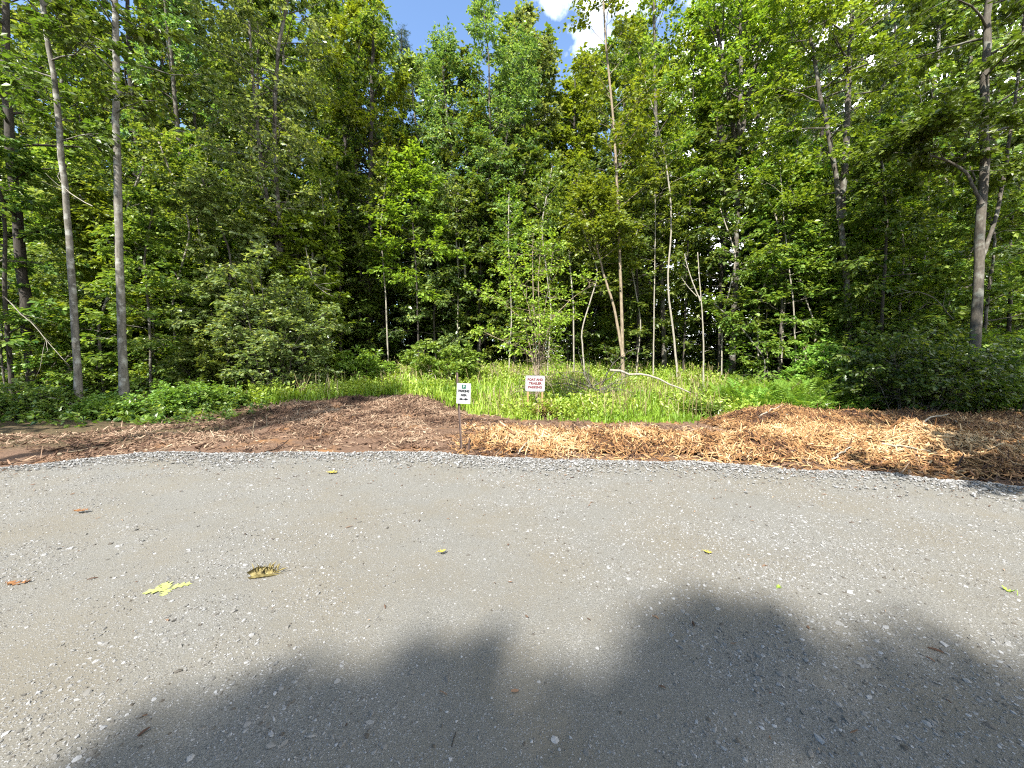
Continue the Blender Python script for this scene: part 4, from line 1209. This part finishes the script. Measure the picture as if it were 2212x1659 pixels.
W = MB(); W.tube([[0, 0, .012], [.01, .05, .014], [.03, .085, .006]], [.003, .0022, .0018], 5); W.done('stalk', GRN, root)
fallen_leaf('oak_leaf', 'orange brown dry oak leaf near the left edge of the lot', 42, 1265, .15, R(12), DRY, 101, 4, .25, .012, sx=.6)
fallen_leaf('yellow_leaf', 'bright yellow leaf on the gravel below the brown mulch', 718, 1024, .17, R(-5), YEL, 102, 3, .1, .02)
fallen_leaf('oak_leaf', 'small dry brown leaf on the gravel left of the yellow leaf', 176, 1107, .14, R(10), DRY, 103, 3, .2, .015)
fallen_leaf('yellow_leaf', 'tiny yellowish leaf on the gravel below the parking sign', 955, 1195, .075, R(40), YEL, 104, 3, .3)
fallen_leaf('yellow_leaf', 'small yellow leaf on the gravel below the chip pile', 1530, 1197, .075, R(-20), YEL, 105, 3, .3)
fallen_leaf('green_leaf', 'tiny bright green leaf just beyond the tree shadow', 1682, 1272, .05, R(60), LEAFG, 106, 3, .3)
fallen_leaf('green_leaf', 'small green leaf near the right edge of the lot', 2178, 1281, .07, R(110), LEAFG, 107, 3, .8)
fallen_leaf('oak_leaf', 'reddish brown dead leaf lying inside the tree shadow', 1660, 1498, .055, R(80), plainmat('red_dead_leaf', (.10, .04, .025), (.2, .08, .05), .8, 40), 108, 3, .5)

# the curled dead frond: a rolled blade with a fringe of standing points
g = ground(570, 1247); root = tag(empty('curled_leaf', g), 'curled yellow brown dead leaf with a spiky fringe standing on the gravel', 'leaf')
L = .215; rg = np.random.default_rng(120)
m = 16; s = np.linspace(0, 1, m); prof = .042 * np.sin(np.pi * np.clip(.12 + .86 * s, 0, 1)) ** .6 + .004
th = np.linspace(R(-150), R(95), 9)
V = np.stack([np.repeat((s - .5)[:, None] * L, 9, 1) + .02 * np.cos(th)[None], prof[:, None] * np.sin(th)[None] * -1.0, prof[:, None] * (1 - np.cos(th))[None] * .75 + .006 * rg.random((m, 9))], -1)
ii = (np.arange(m - 1)[:, None] * 9 + np.arange(8)[None]).ravel(); F = np.stack([ii, ii + 1, ii + 10, ii + 9], -1)
az = R(18); Rz = np.array([[math.cos(az), -math.sin(az), 0], [math.sin(az), math.cos(az), 0], [0, 0, 1]])
n = m * 9; V = V.reshape(-1, 3); V = np.concatenate([V, V * np.array([1, .96, .96]) + np.array([0, 0, .0012])])
V[:, 2] *= 1.25
build('rolled_blade', V @ Rz.T, np.concatenate([F, F[:, ::-1] + n]), CURL, root)
Vs, Fs, k = [], [], 0
for q in range(17):
    a = rg.uniform(-.42, .5); b = np.array([a * L, rg.uniform(-.01, .035), rg.uniform(.02, .05)])
    d = unit(np.array([rg.normal(.1 + a * .9, .3), rg.normal(.2, .35), rg.uniform(.5, 1.1)])); ln = rg.uniform(.055, .10); w = unit(np.cross(d, [0, 1.0, .3])) * rg.uniform(.004, .009)
    nn = unit(np.cross(w, d)) * .0015
    t = b + d * ln + np.array([rg.normal(.008, .006), 0, -.004])
    md = b + d * ln * .55
    Vs += [b - w * .4, b + w * .4, md + w + nn, md - w + nn, t, b + nn * -1, md - nn * 2]
    Fs += [[k, k + 1, k + 2], [k, k + 2, k + 3], [k + 3, k + 2, k + 4], [k + 1, k, k + 5], [k + 2, k + 1, k + 6], [k + 3, k + 6, k], [k + 4, k + 6, k + 3], [k + 4, k + 2, k + 6]]; k += 7
build('fringe', np.array(Vs) @ Rz.T, np.array(Fs), CURL, root)
W = MB(); W.tube(np.array([[L * .35, 0, .03], [L * .5, .0, .022], [L * .66, -.005, .012]]) @ Rz.T, [.004, .003, .002], 5); W.done('stalk', CURL, root)
# the twig at the bottom edge
p = [ground(985, 1585), ground(976, 1610), ground(973, 1650)]
for q in p: q[2] += .008
stick('twig', 'thin dark bent twig lying on the gravel in the foreground shade', 'twig', p, .0025, BARK_DARK, seed=130)

# ================================================================== LIGHT, SKY, CAMERA
SUN = unit(np.array([-.42, -.87, 1.0]))
el = math.asin(SUN[2]); rotz = math.atan2(SUN[0], SUN[1])
w = bpy.data.worlds.new('World'); sc.world = w; w.use_nodes = True
nt = w.node_tree; nd, lk = nt.nodes, nt.links; nd.clear()
sky = nd.new('ShaderNodeTexSky'); sky.sky_type = 'NISHITA'; sky.sun_disc = False
sky.sun_elevation = el; sky.sun_rotation = rotz; sky.air_density = 1.0; sky.dust_density = .2; sky.ozone_density = 3.0
tc = nd.new('ShaderNodeTexCoord'); mp = nd.new('ShaderNodeMapping'); mp.inputs['Location'].default_value = (.3, .1, .2)
lk.new(tc.outputs['Generated'], mp.inputs[0])
nz = N(nd, 'ShaderNodeTexNoise', Scale=2.6, Detail=8.0, Roughness=.58); lk.new(mp.outputs[0], nz.inputs[0])
sx = nd.new('ShaderNodeSeparateXYZ'); lk.new(tc.outputs['Generated'], sx.inputs[0])
ma = nd.new('ShaderNodeMath'); ma.operation = 'MULTIPLY_ADD'; ma.inputs[1].default_value = .55; lk.new(sx.outputs[0], ma.inputs[0]); lk.new(nz.outputs[0], ma.inputs[2])
fac = ramp(nd, lk, ma.outputs[0], .56, .68)
cl = mixc(nd, lk, fac, sky.outputs[0], (11.0, 11.3, 11.8))
bg = nd.new('ShaderNodeBackground'); bg.inputs[1].default_value = .10; lk.new(cl, bg.inputs[0])
ow = nd.new('ShaderNodeOutputWorld'); lk.new(bg.outputs[0], ow.inputs[0])

sl = bpy.data.lights.new('sun', 'SUN'); sl.energy = 5.0; sl.angle = R(.55); sl.color = (1, .955, .88)
so = bpy.data.objects.new('sun', sl); COL.objects.link(so)
from mathutils import Vector
so.rotation_euler = Vector(SUN).to_track_quat('Z', 'Y').to_euler()

cam = bpy.data.cameras.new('camera'); co = bpy.data.objects.new('camera', cam); COL.objects.link(co)
co.location = (0, 0, EYE); co.rotation_euler = (math.pi / 2 - PITCH, 0, 0)
cam.sensor_width = 36; cam.lens = FPX / 2212 * 36; cam.clip_end = 3000; cam.clip_start = .05
sc.camera = co
sc.view_settings.view_transform = 'Standard'; sc.view_settings.look = 'None'; sc.view_settings.gamma = 1
sc.view_settings.exposure = 1.88
sc.render.resolution_x, sc.render.resolution_y = 1024, 768
cy = sc.cycles
cy.max_bounces = 8; cy.diffuse_bounces = 3; cy.glossy_bounces = 2; cy.transmission_bounces = 4; cy.transparent_max_bounces = 4
cy.sample_clamp_indirect = 2.5
cy.use_denoising = False
cy.filter_width = 1.15
